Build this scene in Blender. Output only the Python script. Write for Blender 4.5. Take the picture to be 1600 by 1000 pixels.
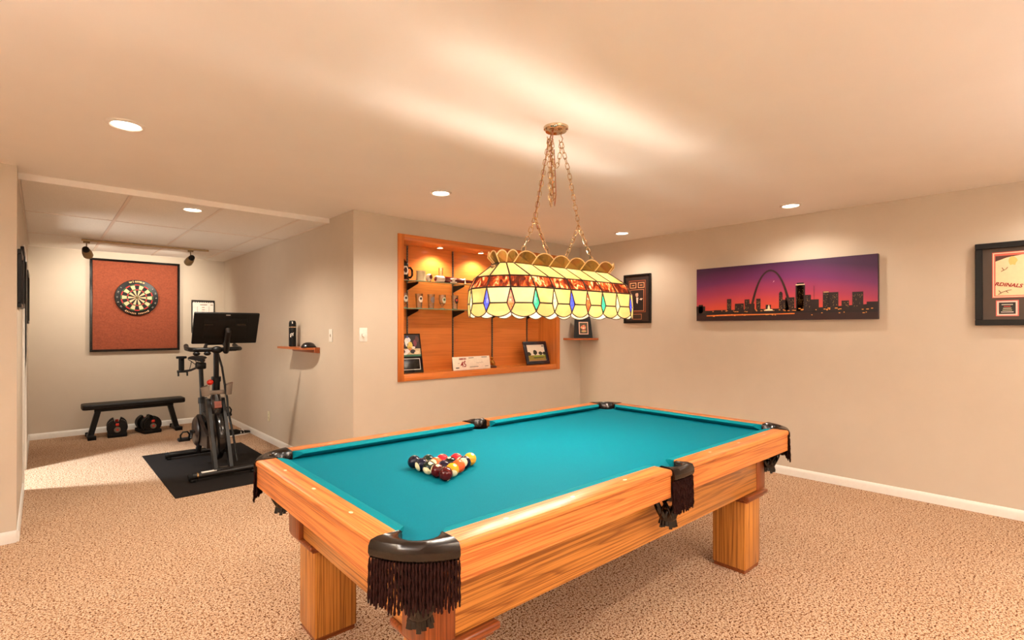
import bpy, bmesh, math, random
from math import sin, cos, pi, radians, hypot, atan2, sqrt
from mathutils import Vector, Matrix
R = radians
random.seed(7)
scn = bpy.context.scene
for o in list(bpy.data.objects): bpy.data.objects.remove(o)
COL = scn.collection

# ---------------------------------------------------------------- camera, world, exposure
cd = bpy.data.cameras.new('camera'); cam = bpy.data.objects.new('camera', cd); COL.objects.link(cam)
cam.location = (0, 0, 1.3818); cam.rotation_euler = (R(90.106), 0, R(-42.762))
cd.sensor_width = 36; cd.lens = 17.908; cd.shift_y = .00714; cd.clip_start = .05
scn.camera = cam
w = bpy.data.worlds.new('world'); scn.world = w; w.use_nodes = True
w.node_tree.nodes['Background'].inputs[0].default_value = (.5, .42, .34, 1)
w.node_tree.nodes['Background'].inputs[1].default_value = .02
vs = scn.view_settings
vs.view_transform = 'Standard'; vs.look = 'None'; vs.gamma = 1; vs.use_curve_mapping = False
vs.exposure = 0.86
WARM = (1.0, .90, .755)
CAN_W = 34.0        # watts of each recessed spot
BULB = 330.0         # emission of the bulbs in the billiard lamp
# recessed lights: x, y, ceiling height, seen
CANS = [(.322, 3.29, 2.437), (2.284, 3.284, 2.437), (4.722, 3.312, 2.437), (4.722, 1.584, 2.437), (.948, 5.035, 2.396),
        (4.722, -.14, 2.437), (2.284, -.14, 2.437), (.322, .45, 2.437), (-1.4, 1.2, 2.437)]

def lamp(name, kind, loc, energy, color=WARM, rot=None, **kw):
    l = bpy.data.lights.new(name, kind); l.energy = energy; l.color = color
    for k, v in kw.items(): setattr(l, k, v)
    o = bpy.data.objects.new(name, l); o.location = loc
    if rot: o.rotation_euler = rot
    COL.objects.link(o); return o
def aim(o, tgt):
    o.rotation_euler = (Vector(tgt) - o.location).to_track_quat('-Z', 'Y').to_euler()
for i, (x, y, z) in enumerate(CANS):
    lamp('recessed_spot', 'SPOT', (x, y, z - .03), CAN_W * (2.0 if y > 5 else .54 if x > 4 else .72 if x < 1 and y > 2 else 1.75 if y > 3 else 1.2), spot_size=R(150), spot_blend=.75, shadow_soft_size=.045)
# daylight of the next room, falling through the doorway in the alcove
# added upward spots out of view, without fixtures, to brighten the ceiling
for x, y, wt in ((-2.0, .9, 290), (.6, -1.8, 250), (3.2, -1.8, 160)):
    lamp('ceiling_fill', 'SPOT', (x, y, 1.75), wt, color=(1.0, .97, .94), rot=(pi, 0, 0), spot_size=R(165), spot_blend=.6, shadow_soft_size=.15)
dl = lamp('doorway_daylight', 'SPOT', (-.95, 6.45, 2.3), 330, color=(.78, .91, 1.0), spot_size=R(58), spot_blend=.8, shadow_soft_size=.10)
aim(dl, (.12, 6.45, 0))
db = lamp('alcove_fill', 'AREA', (-1.2, 6.45, .7), 16, color=(1.0, .94, .86), shape='RECTANGLE', size=1.3, size_y=.8)  # unseen fill added beyond the doorway to brighten the alcove ceiling
aim(db, (1.1, 6.5, 2.4))

# ---------------------------------------------------------------- mesh helpers
class M:
    def __init__(s): s.bm = bmesh.new(); s.mi = 0
    def _faces(s, fs):
        for f in fs: f.material_index = s.mi
    def box(s, a, b, bev=0, seg=2, mat=None):
        t = bmesh.new(); bmesh.ops.create_cube(t, size=1)
        for v in t.verts: v.co = Vector([a[i] + (v.co[i] + .5) * (b[i] - a[i]) for i in range(3)])
        if bev: bmesh.ops.bevel(t, geom=t.edges[:], offset=bev, segments=seg, profile=.5, affect='EDGES')
        s.merge(t, mat); return s
    def cbox(s, c, size, rot=None, bev=0, seg=2):
        h = [x / 2 for x in size]
        m = Matrix.Translation(c) @ (rot.to_4x4() if rot is not None else Matrix())
        return s.box([-x for x in h], h, bev, seg, m)
    def merge(s, t, mat=None):
        vm = {}
        for v in t.verts: vm[v] = s.bm.verts.new(mat @ v.co if mat is not None else v.co)
        for f in t.faces:
            try: n = s.bm.faces.new([vm[v] for v in f.verts]); n.material_index = s.mi
            except ValueError: pass
        t.free()
    def poly(s, pts):
        f = s.bm.faces.new([s.bm.verts.new(p) for p in pts]); f.material_index = s.mi; return s
    def prism(s, pts, vec):
        vec = Vector(vec); n = len(pts)
        a = [s.bm.verts.new(p) for p in pts]; b = [s.bm.verts.new(Vector(p) + vec) for p in pts]
        fs = [s.bm.faces.new(a[::-1]), s.bm.faces.new(b)]
        for i in range(n): fs.append(s.bm.faces.new((a[i], a[(i + 1) % n], b[(i + 1) % n], b[i])))
        s._faces(fs); return s
    def loft(s, rings, caps=True, closed=True):
        vr = [[s.bm.verts.new(p) for p in r] for r in rings]; n = len(rings[0]); fs = []
        for a, b in zip(vr[:-1], vr[1:]):
            for i in range(n if closed else n - 1):
                fs.append(s.bm.faces.new((a[i], a[(i + 1) % n], b[(i + 1) % n], b[i])))
        if caps: fs += [s.bm.faces.new(vr[0][::-1]), s.bm.faces.new(vr[-1])]
        s._faces(fs); return s
    def tube(s, pts, r, seg=8, closed=False, caps=True, sq=None, roll=0):
        pts = [Vector(p) for p in pts]; n = len(pts); rings = []; up = None
        for i, p in enumerate(pts):
            if closed: d = pts[(i + 1) % n] - pts[i - 1]
            else: d = pts[min(i + 1, n - 1)] - pts[max(i - 1, 0)]
            d.normalize()
            if up is None: up = d.orthogonal() if abs(d.z) > .95 else Vector((0, 0, 1))
            x = up.cross(d)
            if x.length < 1e-4: x = d.orthogonal()
            x.normalize(); y = d.cross(x).normalized(); up = y
            rr = r[i] if isinstance(r, (list, tuple)) else r
            a, b = sq if sq else (1, 1)
            rings.append([p + (x * cos(t) * a + y * sin(t) * b) * rr for t in [roll + 2 * pi * k / seg for k in range(seg)]])
        if closed: rings.append(rings[0])
        if closed:
            vr = [[s.bm.verts.new(q) for q in rg] for rg in rings[:-1]]; vr.append(vr[0]); fs = []
            for a, b in zip(vr[:-1], vr[1:]):
                for i in range(seg): fs.append(s.bm.faces.new((a[i], a[(i + 1) % seg], b[(i + 1) % seg], b[i])))
            s._faces(fs)
        else: s.loft(rings, caps)
        return s
    def cyl(s, a, b, r, r2=None, seg=20): return s.tube([a, b], [r, r if r2 is None else r2], seg)
    def lathe(s, prof, seg=24, c=(0, 0, 0), mat=None, caps=True):
        rings = []
        for r, z in prof:
            rg = [Vector((max(r, 1e-5) * cos(2 * pi * k / seg), max(r, 1e-5) * sin(2 * pi * k / seg), z)) for k in range(seg)]
            rings.append([(mat @ p if mat is not None else p) + Vector(c) for p in rg])
        return s.loft(rings, caps)
    def ball(s, c, r, u=16, v=10, sc=(1, 1, 1), rot=None):
        t = bmesh.new(); bmesh.ops.create_uvsphere(t, u_segments=u, v_segments=v, radius=r)
        m = Matrix.Translation(c) @ (rot.to_4x4() if rot is not None else Matrix()) @ Matrix.Diagonal((*sc, 1))
        s.merge(t, m); return s
    def shift(s, v):
        for q in s.bm.verts: q.co += Vector(v)
        return s
    def obj(s, name, mat, parent=None, smooth=35, loc=None, rot=None):
        bmesh.ops.remove_doubles(s.bm, verts=s.bm.verts[:], dist=1e-6)
        bmesh.ops.recalc_face_normals(s.bm, faces=s.bm.faces[:])
        me = bpy.data.meshes.new(name); s.bm.to_mesh(me); s.bm.free()
        for m in (mat if isinstance(mat, (list, tuple)) else [mat]): me.materials.append(m)
        if smooth: me.shade_smooth(); me.set_sharp_from_angle(angle=R(smooth))
        o = bpy.data.objects.new(name, me); COL.objects.link(o)
        if parent: o.parent = parent
        if loc: o.location = loc
        if rot: o.rotation_euler = rot
        return o
def tag(o, label, cat, group=None):
    o['label'] = label; o['category'] = cat
    if group: o['group'] = group
    return o
def thing(name, label, cat, loc=(0, 0, 0), rz=0, group=None):
    o = bpy.data.objects.new(name, None); o.empty_display_size = .05; COL.objects.link(o)
    o.location = loc; o.rotation_euler = (0, 0, rz); return tag(o, label, cat, group)
def struct(o): o['kind'] = 'structure'; return o
def text(name, body, size, mat, parent, loc, rot=(pi / 2, 0, 0), ext=.0004, align='CENTER', shear=0, sx=1, bold=0):
    c = bpy.data.curves.new(name, 'FONT'); c.body = body; c.size = size; c.extrude = ext; c.align_x = align; c.align_y = 'CENTER'; c.shear = shear; c.offset = bold
    c.resolution_u = 3
    t = bpy.data.objects.new(name + '_t', c); COL.objects.link(t)
    dg = bpy.context.evaluated_depsgraph_get(); dg.update()
    me = bpy.data.meshes.new_from_object(t.evaluated_get(dg)); bpy.data.objects.remove(t)
    me.materials.clear(); me.materials.append(mat)
    o = bpy.data.objects.new(name, me); COL.objects.link(o); o.parent = parent; o.location = loc; o.rotation_euler = rot; o.scale = (sx, 1, 1)
    return o

# ---------------------------------------------------------------- materials
def lin(r, g, b):
    f = lambda c: c / 12.92 if c <= .04045 else ((c + .055) / 1.055) ** 2.4
    return (f(r / 255), f(g / 255), f(b / 255), 1)
class N:
    def __init__(s, name):
        s.m = bpy.data.materials.new(name); s.m.use_nodes = True; s.t = s.m.node_tree; s.p = s.t.nodes['Principled BSDF']; s.out = s.t.nodes['Material Output']
    def n(s, typ, **kw):
        x = s.t.nodes.new(typ)
        for k, v in kw.items():
            if k.startswith('i_'): x.inputs[k[2:].replace('_', ' ')].default_value = v
            else: setattr(x, k, v)
        return x
    def l(s, a, b): s.t.links.new(a, b)
    def coords(s, scale=(1, 1, 1), rot=(0, 0, 0)):
        tc = s.n('ShaderNodeTexCoord'); mp = s.n('ShaderNodeMapping'); mp.inputs['Scale'].default_value = scale; mp.inputs['Rotation'].default_value = rot
        s.l(tc.outputs['Object'], mp.inputs['Vector']); return mp.outputs['Vector']
    def noise(s, vec, scale, detail=4, rough=.55, dist=0):
        x = s.n('ShaderNodeTexNoise'); x.inputs['Scale'].default_value = scale; x.inputs['Detail'].default_value = detail
        x.inputs['Roughness'].default_value = rough; x.inputs['Distortion'].default_value = dist; s.l(vec, x.inputs['Vector']); return x.outputs['Fac']
    def ramp(s, fac, stops, interp='LINEAR'):
        x = s.n('ShaderNodeValToRGB'); x.color_ramp.interpolation = interp; e = x.color_ramp.elements
        while len(e) < len(stops): e.new(.5)
        for k, (p, c) in enumerate(stops): e[k].position = p; e[k].color = c if len(c) == 4 else (*c, 1)
        s.l(fac, x.inputs['Fac']); return x.outputs['Color']
    def mix(s, fac, a, b, mode='MIX'):
        x = s.n('ShaderNodeMix', data_type='RGBA', blend_type=mode)
        for v, i in ((fac, 0), (a, 6), (b, 7)):
            if hasattr(v, 'is_output'): s.l(v, x.inputs[i])
            else: x.inputs[i].default_value = v
        return x.outputs[2]
    def math(s, op, a, b=0.0):
        x = s.n('ShaderNodeMath', operation=op)
        for v, i in ((a, 0), (b, 1)):
            if hasattr(v, 'is_output'): s.l(v, x.inputs[i])
            else: x.inputs[i].default_value = v
        return x.outputs[0]
    def bump(s, h, strength=.3, dist=.002):
        x = s.n('ShaderNodeBump'); x.inputs['Strength'].default_value = strength; x.inputs['Distance'].default_value = dist
        s.l(h, x.inputs['Height']); s.l(x.outputs['Normal'], s.p.inputs['Normal'])
    def col(s, c):
        if hasattr(c, 'is_output'): s.l(c, s.p.inputs['Base Color'])
        else: s.p.inputs['Base Color'].default_value = c
        return s
    def set(s, **kw):
        for k, v in kw.items(): s.p.inputs[k.replace('_', ' ')].default_value = v
        return s
def plain(name, c, rough=.5, metal=0, spec=.5, var=.06, scale=40, bump=0, coat=0):
    n = N(name); v = n.noise(n.coords(), scale, 3)
    d = tuple(x * (1 - var) for x in c[:3]) + (1,); b = tuple(min(1, x * (1 + var)) for x in c[:3]) + (1,)
    n.col(n.ramp(v, [(.3, d), (.7, b)])).set(Roughness=rough, Metallic=metal, Specular_IOR_Level=spec, Coat_Weight=coat)
    if bump: n.bump(v, bump, .001)
    return n.m
def wood(name, axis, cols, rough=.3, coat=.25, ring=13, fine=150, contrast=1.55, off=0):
    """varnished wood with grain along the axis: growth bands, pores and slow colour drift"""
    n = N(name)
    def sc(al, ac): v = [ac, ac, ac]; v[axis] = al; return tuple(v)
    c0, c1, c2 = cols
    tc = n.n('ShaderNodeTexCoord'); mp = n.n('ShaderNodeMapping'); mp.inputs['Scale'].default_value = sc(.22, 5.0); mp.inputs['Location'].default_value = (off, off * .7, off * .3)
    n.l(tc.outputs['Object'], mp.inputs['Vector'])
    big = n.noise(mp.outputs['Vector'], 1.5, 2, .42, .2)
    bands = n.math('FRACT', n.math('MULTIPLY', big, ring))
    edge = n.ramp(bands, [(.0, (.25, .25, .25)), (.5, (.05, .05, .05)), (.80, (.35, .35, .35)), (.93, (1, 1, 1)), (1.0, (.25, .25, .25))])
    drift = n.noise(n.coords(sc(.5, 5)), 2.0, 2)
    g = n.mix(n.math('MULTIPLY', drift, .5), c1, c2)
    g = n.mix(n.math('MULTIPLY', edge, .42 * contrast), g, c0)
    pores = n.noise(n.coords(sc(1.6, fine)), 1.0, 3, .65)
    pf = n.ramp(pores, [(.48, (0, 0, 0)), (.58, (1, 1, 1))])
    g = n.mix(n.math('MULTIPLY', pf, .42 * contrast), g, c0)
    n.col(g).set(Roughness=rough, Coat_Weight=coat, Coat_Roughness=.2, Specular_IOR_Level=.22)
    n.bump(pores, .12, .0006); return n.m
OAK = (lin(108, 54, 18), lin(212, 142, 66), lin(192, 116, 48))
oak_x = wood('oak_grain_long', 0, OAK); oak_y = wood('oak_grain_cross', 1, OAK, off=3.1); oak_z = wood('oak_grain_upright', 2, OAK, off=1.3)
RED = (lin(92, 40, 16), lin(150, 78, 36), lin(128, 62, 28))
red_x = wood('dark_oak_long', 0, RED); red_z = wood('dark_oak_upright', 2, RED); 
RAILT = (lin(146, 72, 30), lin(220, 138, 72), lin(206, 118, 58))
rail_x = wood('rail_oak_long', 0, RAILT, .34, .05); rail_y = wood('rail_oak_cross', 1, RAILT, .34, .05, off=2.2)
CHERRY = (lin(140, 68, 26), lin(218, 126, 58), lin(196, 104, 42))
ch_x = wood('cherry_panel', 0, CHERRY, .28, .4, 8, 70, .45); ch_xt = wood('cherry_trim_long', 0, CHERRY, .25, .5, 5, 90, .7, 4.0); ch_z = wood('cherry_trim_upright', 2, CHERRY, .25, .5, 5, 90, .7, 1.0)
shelf_w = wood('shelf_wood', 1, (lin(110, 52, 22), lin(180, 98, 50), lin(150, 78, 38)), .3, .4, 5, 90, .6)

wall_m = plain('wall_paint', (.58, .488, .385, 1), .55, var=.015, scale=6, bump=.02, spec=.3)
ceil_m = plain('ceiling_paint', (.89, .84, .785, 1), .6, var=.012, scale=3, spec=.25)
trim_m = plain('white_trim', (.80, .76, .70, 1), .35, var=.02)
tile_m = (lambda n: (n.col(n.ramp(n.noise(n.coords(), 260, 3, .7), [(.35, (.78, .72, .64)), (.55, (.90, .85, .78))])), n.set(Roughness=.8), n.bump(n.noise(n.coords(), 180, 4), .35, .002), n.m)[-1])(N('acoustic_tile'))
grid_m = plain('tile_grid_enamel', (.80, .68, .58, 1), .4, var=.02)
def carpet():
    n = N('carpet_pile'); c = n.coords()
    f = n.noise(c, 88, 2, .6); f2 = n.noise(c, 150, 2, .6, .4); big = n.noise(c, 1.6, 3, .6)
    base = n.mix(n.math('MULTIPLY', big, .5), lin(214, 188, 162), lin(196, 158, 124))
    a = n.ramp(f, [(.35, lin(104, 68, 42)), (.41, lin(182, 142, 106)), (.47, (1, 1, 1)), (.8, (1, 1, 1))])
    b = n.ramp(f2, [(.36, lin(120, 84, 56)), (.43, lin(214, 180, 146)), (.52, (1, 1, 1)), (.8, (1, 1, 1))])
    g = n.mix(1.0, n.mix(1.0, base, a, 'MULTIPLY'), b, 'MULTIPLY')
    n.col(g).set(Roughness=.95, Specular_IOR_Level=.1)
    n.bump(n.math('ADD', f, f2), .5, .006); return n.m
carpet_m = carpet()
def felt(name, c):
    n = N(name); f = n.noise(n.coords(), 420, 3, .7); g = n.noise(n.coords(), 3, 2)
    d = tuple(x * .86 for x in c[:3]) + (1,); b = tuple(min(1, x * 1.12) for x in c[:3]) + (1,)
    k = n.mix(n.math('MULTIPLY', g, .2), n.ramp(f, [(.3, d), (.7, b)]), c)
    n.col(k).set(Roughness=.75, Specular_IOR_Level=.06); n.bump(f, .2, .0006); return n.m
felt_m = felt('teal_cloth', (.0003, .150, .205, 1))
felt2_m = felt('teal_cushion_cloth', (.0012, .19, .235, 1))
leather_m = plain('dark_leather', lin(20, 11, 7), .20, spec=.5, bump=.10, scale=120)
rope_m = plain('fringe_cord', lin(38, 16, 12), .9, var=.3, scale=200, spec=.1)
liner_m = plain('pocket_liner', lin(46, 28, 22), .55)
pearl_m = plain('pearl_inlay', lin(230, 205, 175), .2)
black_m = plain('black_satin', lin(13, 11, 10), .40, spec=.28)
blackg_m = plain('black_gloss', lin(9, 7, 7), .12, spec=.4, coat=.1)
blackmat_m = plain('black_matte', lin(17, 14, 13), .7, spec=.2)
rubber_m = plain('black_rubber_mat', lin(25, 20, 18), .8, bump=.3, scale=300, spec=.15)
dgrey_m = plain('dark_grey_metal', lin(26, 22, 20), .35, spec=.35)
grey_m = plain('smoke_plastic', lin(120, 104, 90), .4)
redp_m = plain('red_plastic', lin(205, 44, 28), .3)
whitep_m = plain('white_plastic', (.80, .74, .66, 1), .35)
cream_m = plain('cream_plastic', (.70, .62, .42, 1), .35)
brass_m = plain('antique_brass', lin(196, 160, 112), .22, metal=1, var=.1)
chrome_m = plain('polished_nickel', lin(214, 190, 160), .12, metal=1)
steel_m = plain('slotted_steel', lin(120, 112, 104), .35, metal=.9)
gold_m = plain('gold_trinket', lin(180, 120, 50), .25, metal=.8)
paper_m = plain('cream_paper', lin(238, 220, 200), .6)
ink_m = plain('dark_ink', lin(40, 26, 22), .6)
redink_m = plain('red_ink', lin(150, 34, 30), .6)
white_m = plain('white_print', lin(240, 232, 222), .5)
flat = {}
def print_m(r, g, b, rough=.5):
    k = (r, g, b, rough)
    if k not in flat: flat[k] = plain(f'print_ink', lin(r, g, b), rough, var=.03)
    return flat[k]
def emis(name, c, s):
    n = N(name); n.set(Emission_Color=(*c, 1), Emission_Strength=s); n.col((.8, .8, .8, 1)); return n.m
lens_m = emis('lit_lens', (1, .90, .76), 9)
puck_m = emis('lit_puck', (1, .86, .66), 12)
bulb_m = emis('lit_bulb', (1, .89, .76), BULB)
def thin_glass(name, tint=(1, 1, 1), refl=.10):
    n = N(name); tr = n.n('ShaderNodeBsdfTransparent'); gl = n.n('ShaderNodeBsdfGlossy'); gl.inputs['Roughness'].default_value = .03
    tr.inputs['Color'].default_value = (*tint, 1); lw = n.n('ShaderNodeLayerWeight'); lw.inputs['Blend'].default_value = .35
    mx = n.n('ShaderNodeMixShader'); f = n.math('ADD', n.math('MULTIPLY', lw.outputs['Fresnel'], .6), refl * .4)
    n.l(f, mx.inputs[0]); n.l(tr.outputs[0], mx.inputs[1]); n.l(gl.outputs[0], mx.inputs[2]); n.l(mx.outputs[0], n.out.inputs['Surface']); return n.m
glass_m = thin_glass('clear_glass', (.93, .95, .94)); shelfglass_m = thin_glass('shelf_glass', (.86, .93, .88), .14)
glassedge_m = plain('glass_edge', lin(120, 140, 110), .15)
def stained(name, stops, scale=(14, 14, 14), detail=3, trans=.5, rough=.25, dist=.8, face=None):
    n = N(name); v = n.noise(n.coords(scale), 1, detail, .6, dist); c = n.ramp(v, stops)
    df = n.n('ShaderNodeBsdfDiffuse'); tl = n.n('ShaderNodeBsdfTranslucent'); gl = n.n('ShaderNodeBsdfGlossy'); gl.inputs['Roughness'].default_value = rough
    n.l(c, tl.inputs['Color'])
    if face: df.inputs['Color'].default_value = face
    else: n.l(c, df.inputs['Color'])
    m1 = n.n('ShaderNodeMixShader'); m1.inputs[0].default_value = trans; n.l(df.outputs[0], m1.inputs[1]); n.l(tl.outputs[0], m1.inputs[2])
    m2 = n.n('ShaderNodeMixShader'); m2.inputs[0].default_value = .05; n.l(m1.outputs[0], m2.inputs[1]); n.l(gl.outputs[0], m2.inputs[2])
    n.l(m2.outputs[0], n.out.inputs['Surface']); return n.m
sg_cream = stained('opal_cream_glass', [(.3, (.20, .108, .026)), (.55, (.25, .148, .042)), (.75, (.30, .20, .07))], face=(.50, .38, .21, 1))
sg_band = stained('amber_red_glass', [(.40, (.010, .001, .0005)), (.49, (.085, .008, .0015)), (.56, (.20, .03, .005)), (.64, (.44, .22, .09))], (30, 30, 8), 4, .62, .25, 1.6, (.12, .025, .008, 1))
sg_crown = stained('olive_amber_glass', [(.3, (.10, .055, .008)), (.5, (.22, .12, .02)), (.7, (.26, .08, .012))], (12, 12, 12), 3, .5)
sg_dia = {'blue': stained('blue_glass', [(.3, (.006, .010, .22)), (.7, (.05, .06, .50))], (60, 60, 60)),
          'red': stained('red_glass', [(.35, (.30, .02, .004)), (.6, (.45, .08, .02)), (.75, (.6, .42, .3))], (40, 40, 40)),
          'green': stained('green_glass', [(.3, (.003, .12, .045)), (.7, (.03, .32, .16))], (50, 50, 50)),
          'cream': stained('clear_amber_glass', [(.3, (.30, .21, .08)), (.7, (.5, .42, .22))], (40, 40, 40))}
lead_m = plain('lead_came', lin(44, 30, 18), .45, metal=.3)
brasslead_m = plain('brass_edge_came', lin(236, 204, 150), .35, metal=.5)

# ---------------------------------------------------------------- room shell
CZ, CZ2 = 2.437, 2.396
XL, XR, YB, XS, YD, YS = -.115, 5.173, 4.284, 2.04, 8.644, 4.60
XW, YW = -2.3, -2.2
struct(M().box((XW - .1, YW - .1, -.1), (XR + .1, YD + .1, 0)).obj('floor', carpet_m, smooth=0))
struct(M().box((XW - .1, YW - .1, CZ), (XR + .1, 4.81, CZ + .1)).obj('ceiling', ceil_m, smooth=0))
struct(M().box((XR, YW, 0), (XR + .1, YB + .5, CZ)).obj('wall_right', wall_m, smooth=0))
NX0, NX1, NZ0, NZ1 = 2.545, 4.70, .935, 2.228
m = M()
m.box((XS, YB, 0), (NX0 - .02, YB + .45, CZ)); m.box((NX1 + .02, YB, 0), (XR, YB + .45, CZ)); m.box((NX0 - .02, YB, 0), (NX1 + .02, YB + .45, NZ0 - .02)); m.box((NX0 - .02, YB, NZ1 + .02), (NX1 + .02, YB + .45, CZ))
m.box((XS, YB + .45, 0), (XS + .1, YD, CZ))
struct(m.obj('wall_back', wall_m, smooth=0))
struct(M().box((XL, YD, 0), (XS + .1, YD + .1, CZ)).obj('wall_alcove', wall_m, smooth=0))
DY0, DY1, DZ = 6.02, 6.88, 2.03
m = M(); T = .12
m.box((XL - T, YS, 0), (XL, DY0, CZ)); m.box((XL - T, DY1, 0), (XL, YD, CZ)); m.box((XL - T, DY0, DZ), (XL, DY1, CZ)); m.box((XW, YS, 0), (XL - T, YS + .12, CZ))
struct(m.obj('wall_left', wall_m, smooth=0))
struct(M().box((XW - .1, YW, 0), (XW, YD, CZ)).obj('wall_side', wall_m, smooth=0))
struct(M().box((XW, YW - .1, 0), (XR, YW, CZ)).obj('wall_front', wall_m, smooth=0))
struct(M().box((XW - .1, YS + .12, CZ), (XL - .005, YD + .1, CZ + .1)).obj('ceiling_hall', ceil_m, smooth=0))
def board(name, a, b, out):   # baseboard run from a to b, thickness towards out
    a, b, out = Vector((*a, 0)), Vector((*b, 0)), Vector((*out, 0))
    prof = [(0, 0), (.014, 0), (.014, .052), (.011, .066), (.006, .074), (0, .076)]
    return struct(M().prism([a + out * t + Vector((0, 0, z)) for t, z in prof], b - a).obj(name, trim_m, smooth=30))
board('baseboard_right', (XR, YW), (XR, YB), (-1, 0)); board('baseboard_back', (XS, YB), (XR, YB), (0, -1)); board('baseboard_shelf_side', (XS, YB), (XS, YD), (-1, 0))
board('baseboard_alcove', (XL, YD), (XS, YD), (0, -1)); board('baseboard_left', (XL, YS), (XL, DY0 - .06), (1, 0)); board('baseboard_left_far', (XL, DY1 + .06), (XL, YD), (1, 0))
board('baseboard_stub', (XW, YS), (XL, YS), (0, -1))
m = M()
for y in (DY0 - .06, DY1): m.box((XL - .001, y, 0), (XL + .014, y + .06, DZ + .06), .003)
m.box((XL - .001, DY0, DZ), (XL + .014, DY1, DZ + .06), .003)
for y in (DY0, DY1 - .015): m.box((XL - T, y, 0), (XL, y + .015, DZ))
struct(m.obj('trim_1', trim_m))
# suspended tile ceiling of the alcove
ca = struct(M().box((XL, 4.81, CZ2 + .012), (XS, YD, CZ + .1)).obj('ceiling_alcove', grid_m, smooth=0))
gx = [XL, .505, 1.13, 1.775, XS]; gy = [4.81, 6.09, 7.44, YD]
for i in range(4):
    for j in range(3):
        M().box((gx[i] + .012, gy[j] + .012, CZ2 + .002), (gx[i + 1] - .012, gy[j + 1] - .012, CZ2 + .0119), .002, 1).obj('ceiling_tile', tile_m, ca)
for k, x in enumerate(gx):
    h = .022 if 0 < k < 4 else .02
    M().box((max(x - h / 2, XL), 4.81, CZ2 - .001), (min(x + h / 2, XS), YD, CZ2 + .012)).obj('grid_bar', grid_m, ca, 0)
for y in gy: M().box((XL, max(y - .011, 4.8), CZ2 - .0015), (XS, min(y + .011, YD), CZ2 + .0115)).obj('grid_bar', grid_m, ca, 0)
M().box((XL, 4.798, CZ2 - .004), (XS, 4.81, CZ)).obj('fascia', ceil_m, ca, 0)

# recessed ceiling lights
for i, (x, y, z) in enumerate(CANS):
    where = ['nearest the camera side of the alcove mouth', 'above the floor in front of the display niche', 'in the room corner over the corner shelf', 'over the skyline canvas wall', 'set in the alcove tile ceiling',
             'over the wall with the black-framed ticket print', 'behind the camera in line with the lamp', 'behind the camera by the entrance', 'over the hidden side of the room'][i]
    t = thing('recessed_light', 'round white recessed ceiling light ' + where, 'ceiling light', (x, y, z), 0, 'recessed ceiling lights')
    M().lathe([(.062, -.001), (.062, -.007), (.070, -.011), (.080, -.008), (.086, -.0005), (.075, 0)], 40, caps=False).obj('trim_ring', whitep_m, t)
    M().lathe([(.062, -.002), (.045, -.007), (.02, -.010), (.0001, -.0105)], 32, caps=False).obj('lens', lens_m, t)

# ---------------------------------------------------------------- pool table
TR = R(-1.38); TX, TY_ = .6572, 1.1117; TL, TW, ZR = 2.62, 1.4515, .803
CXL, CYL = TL / 2, TW / 2
def tw(lx, ly): return (TX + lx * cos(TR) - ly * sin(TR), TY_ + lx * sin(TR) + ly * cos(TR))
tcx, tcy = tw(CXL, CYL)
table = thing('pool_table', 'oak pool table with teal cloth and fringed leather pockets', 'pool table', (tcx, tcy, 0), TR)
def tp(m, name, mat, parent=None, smooth=35):
    m.shift((-CXL, -CYL, 0)); return m.obj(name, mat, parent or table, smooth)
MX, MY, LS = .196, .1507, .19
for sx in (0, 1):
    for sy in (0, 1):
        x0 = MX if sx == 0 else TL - MX - LS; y0 = MY if sy == 0 else TW - MY - LS
        lg = tp(M().box((x0, y0, .022), (x0 + LS, y0 + LS, .412), .003, 2), 'leg', oak_z)
        tp(M().box((x0 + .006, y0 + .006, .0), (x0 + LS - .006, y0 + LS - .006, .024)), 'leg_foot', red_x, lg)
        cx0, cx1 = x0 - .035, x0 + LS + .035; cy0, cy1 = y0 - .035, y0 + LS + .035
        m = M().box((cx0, cy0, .422), (cx1, cy1, .447), .009, 3); m.box((x0 - .018, y0 - .018, .405), (x0 + LS + .018, y0 + LS + .018, .424), .005, 2)
        tp(m, 'leg_collar', red_x, lg)
        px0 = .15 if sx == 0 else TL - .15 - .11; py0 = .14 if sy == 0 else TW - .14 - .13
        tp(M().box((px0, py0, .446), (px0 + .11, py0 + .13, .69), .003), 'corner_post', red_z)
FB, FT = .45, .70
for y in (.142, TW - .142 - .03): tp(M().box((.26, y, FB), (TL - .26, y + .03, FT), .002), 'side_panel', oak_x)
for x in (.17, TL - .17 - .03): tp(M().box((x, .27, FB), (x + .03, TW - .27, FT), .002), 'end_panel', oak_y)
tp(M().box((.2, .17, .66), (TL - .2, TW - .17, .70)), 'under_frame', red_x)
BZ = .765; CT = .085; NO = .130; CC = .17; SH = .076
PC = [(.13, .13), (TL - .13, .13), (.13, TW - .13), (TL - .13, TW - .13)]; PR = .057
HC = [(.113, .113), (TL - .113, .113), (.113, TW - .113), (TL - .113, TW - .113)]; HR = .05
PS = [(CXL, .068), (CXL, TW - .068)]; PSR = .056
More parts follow.
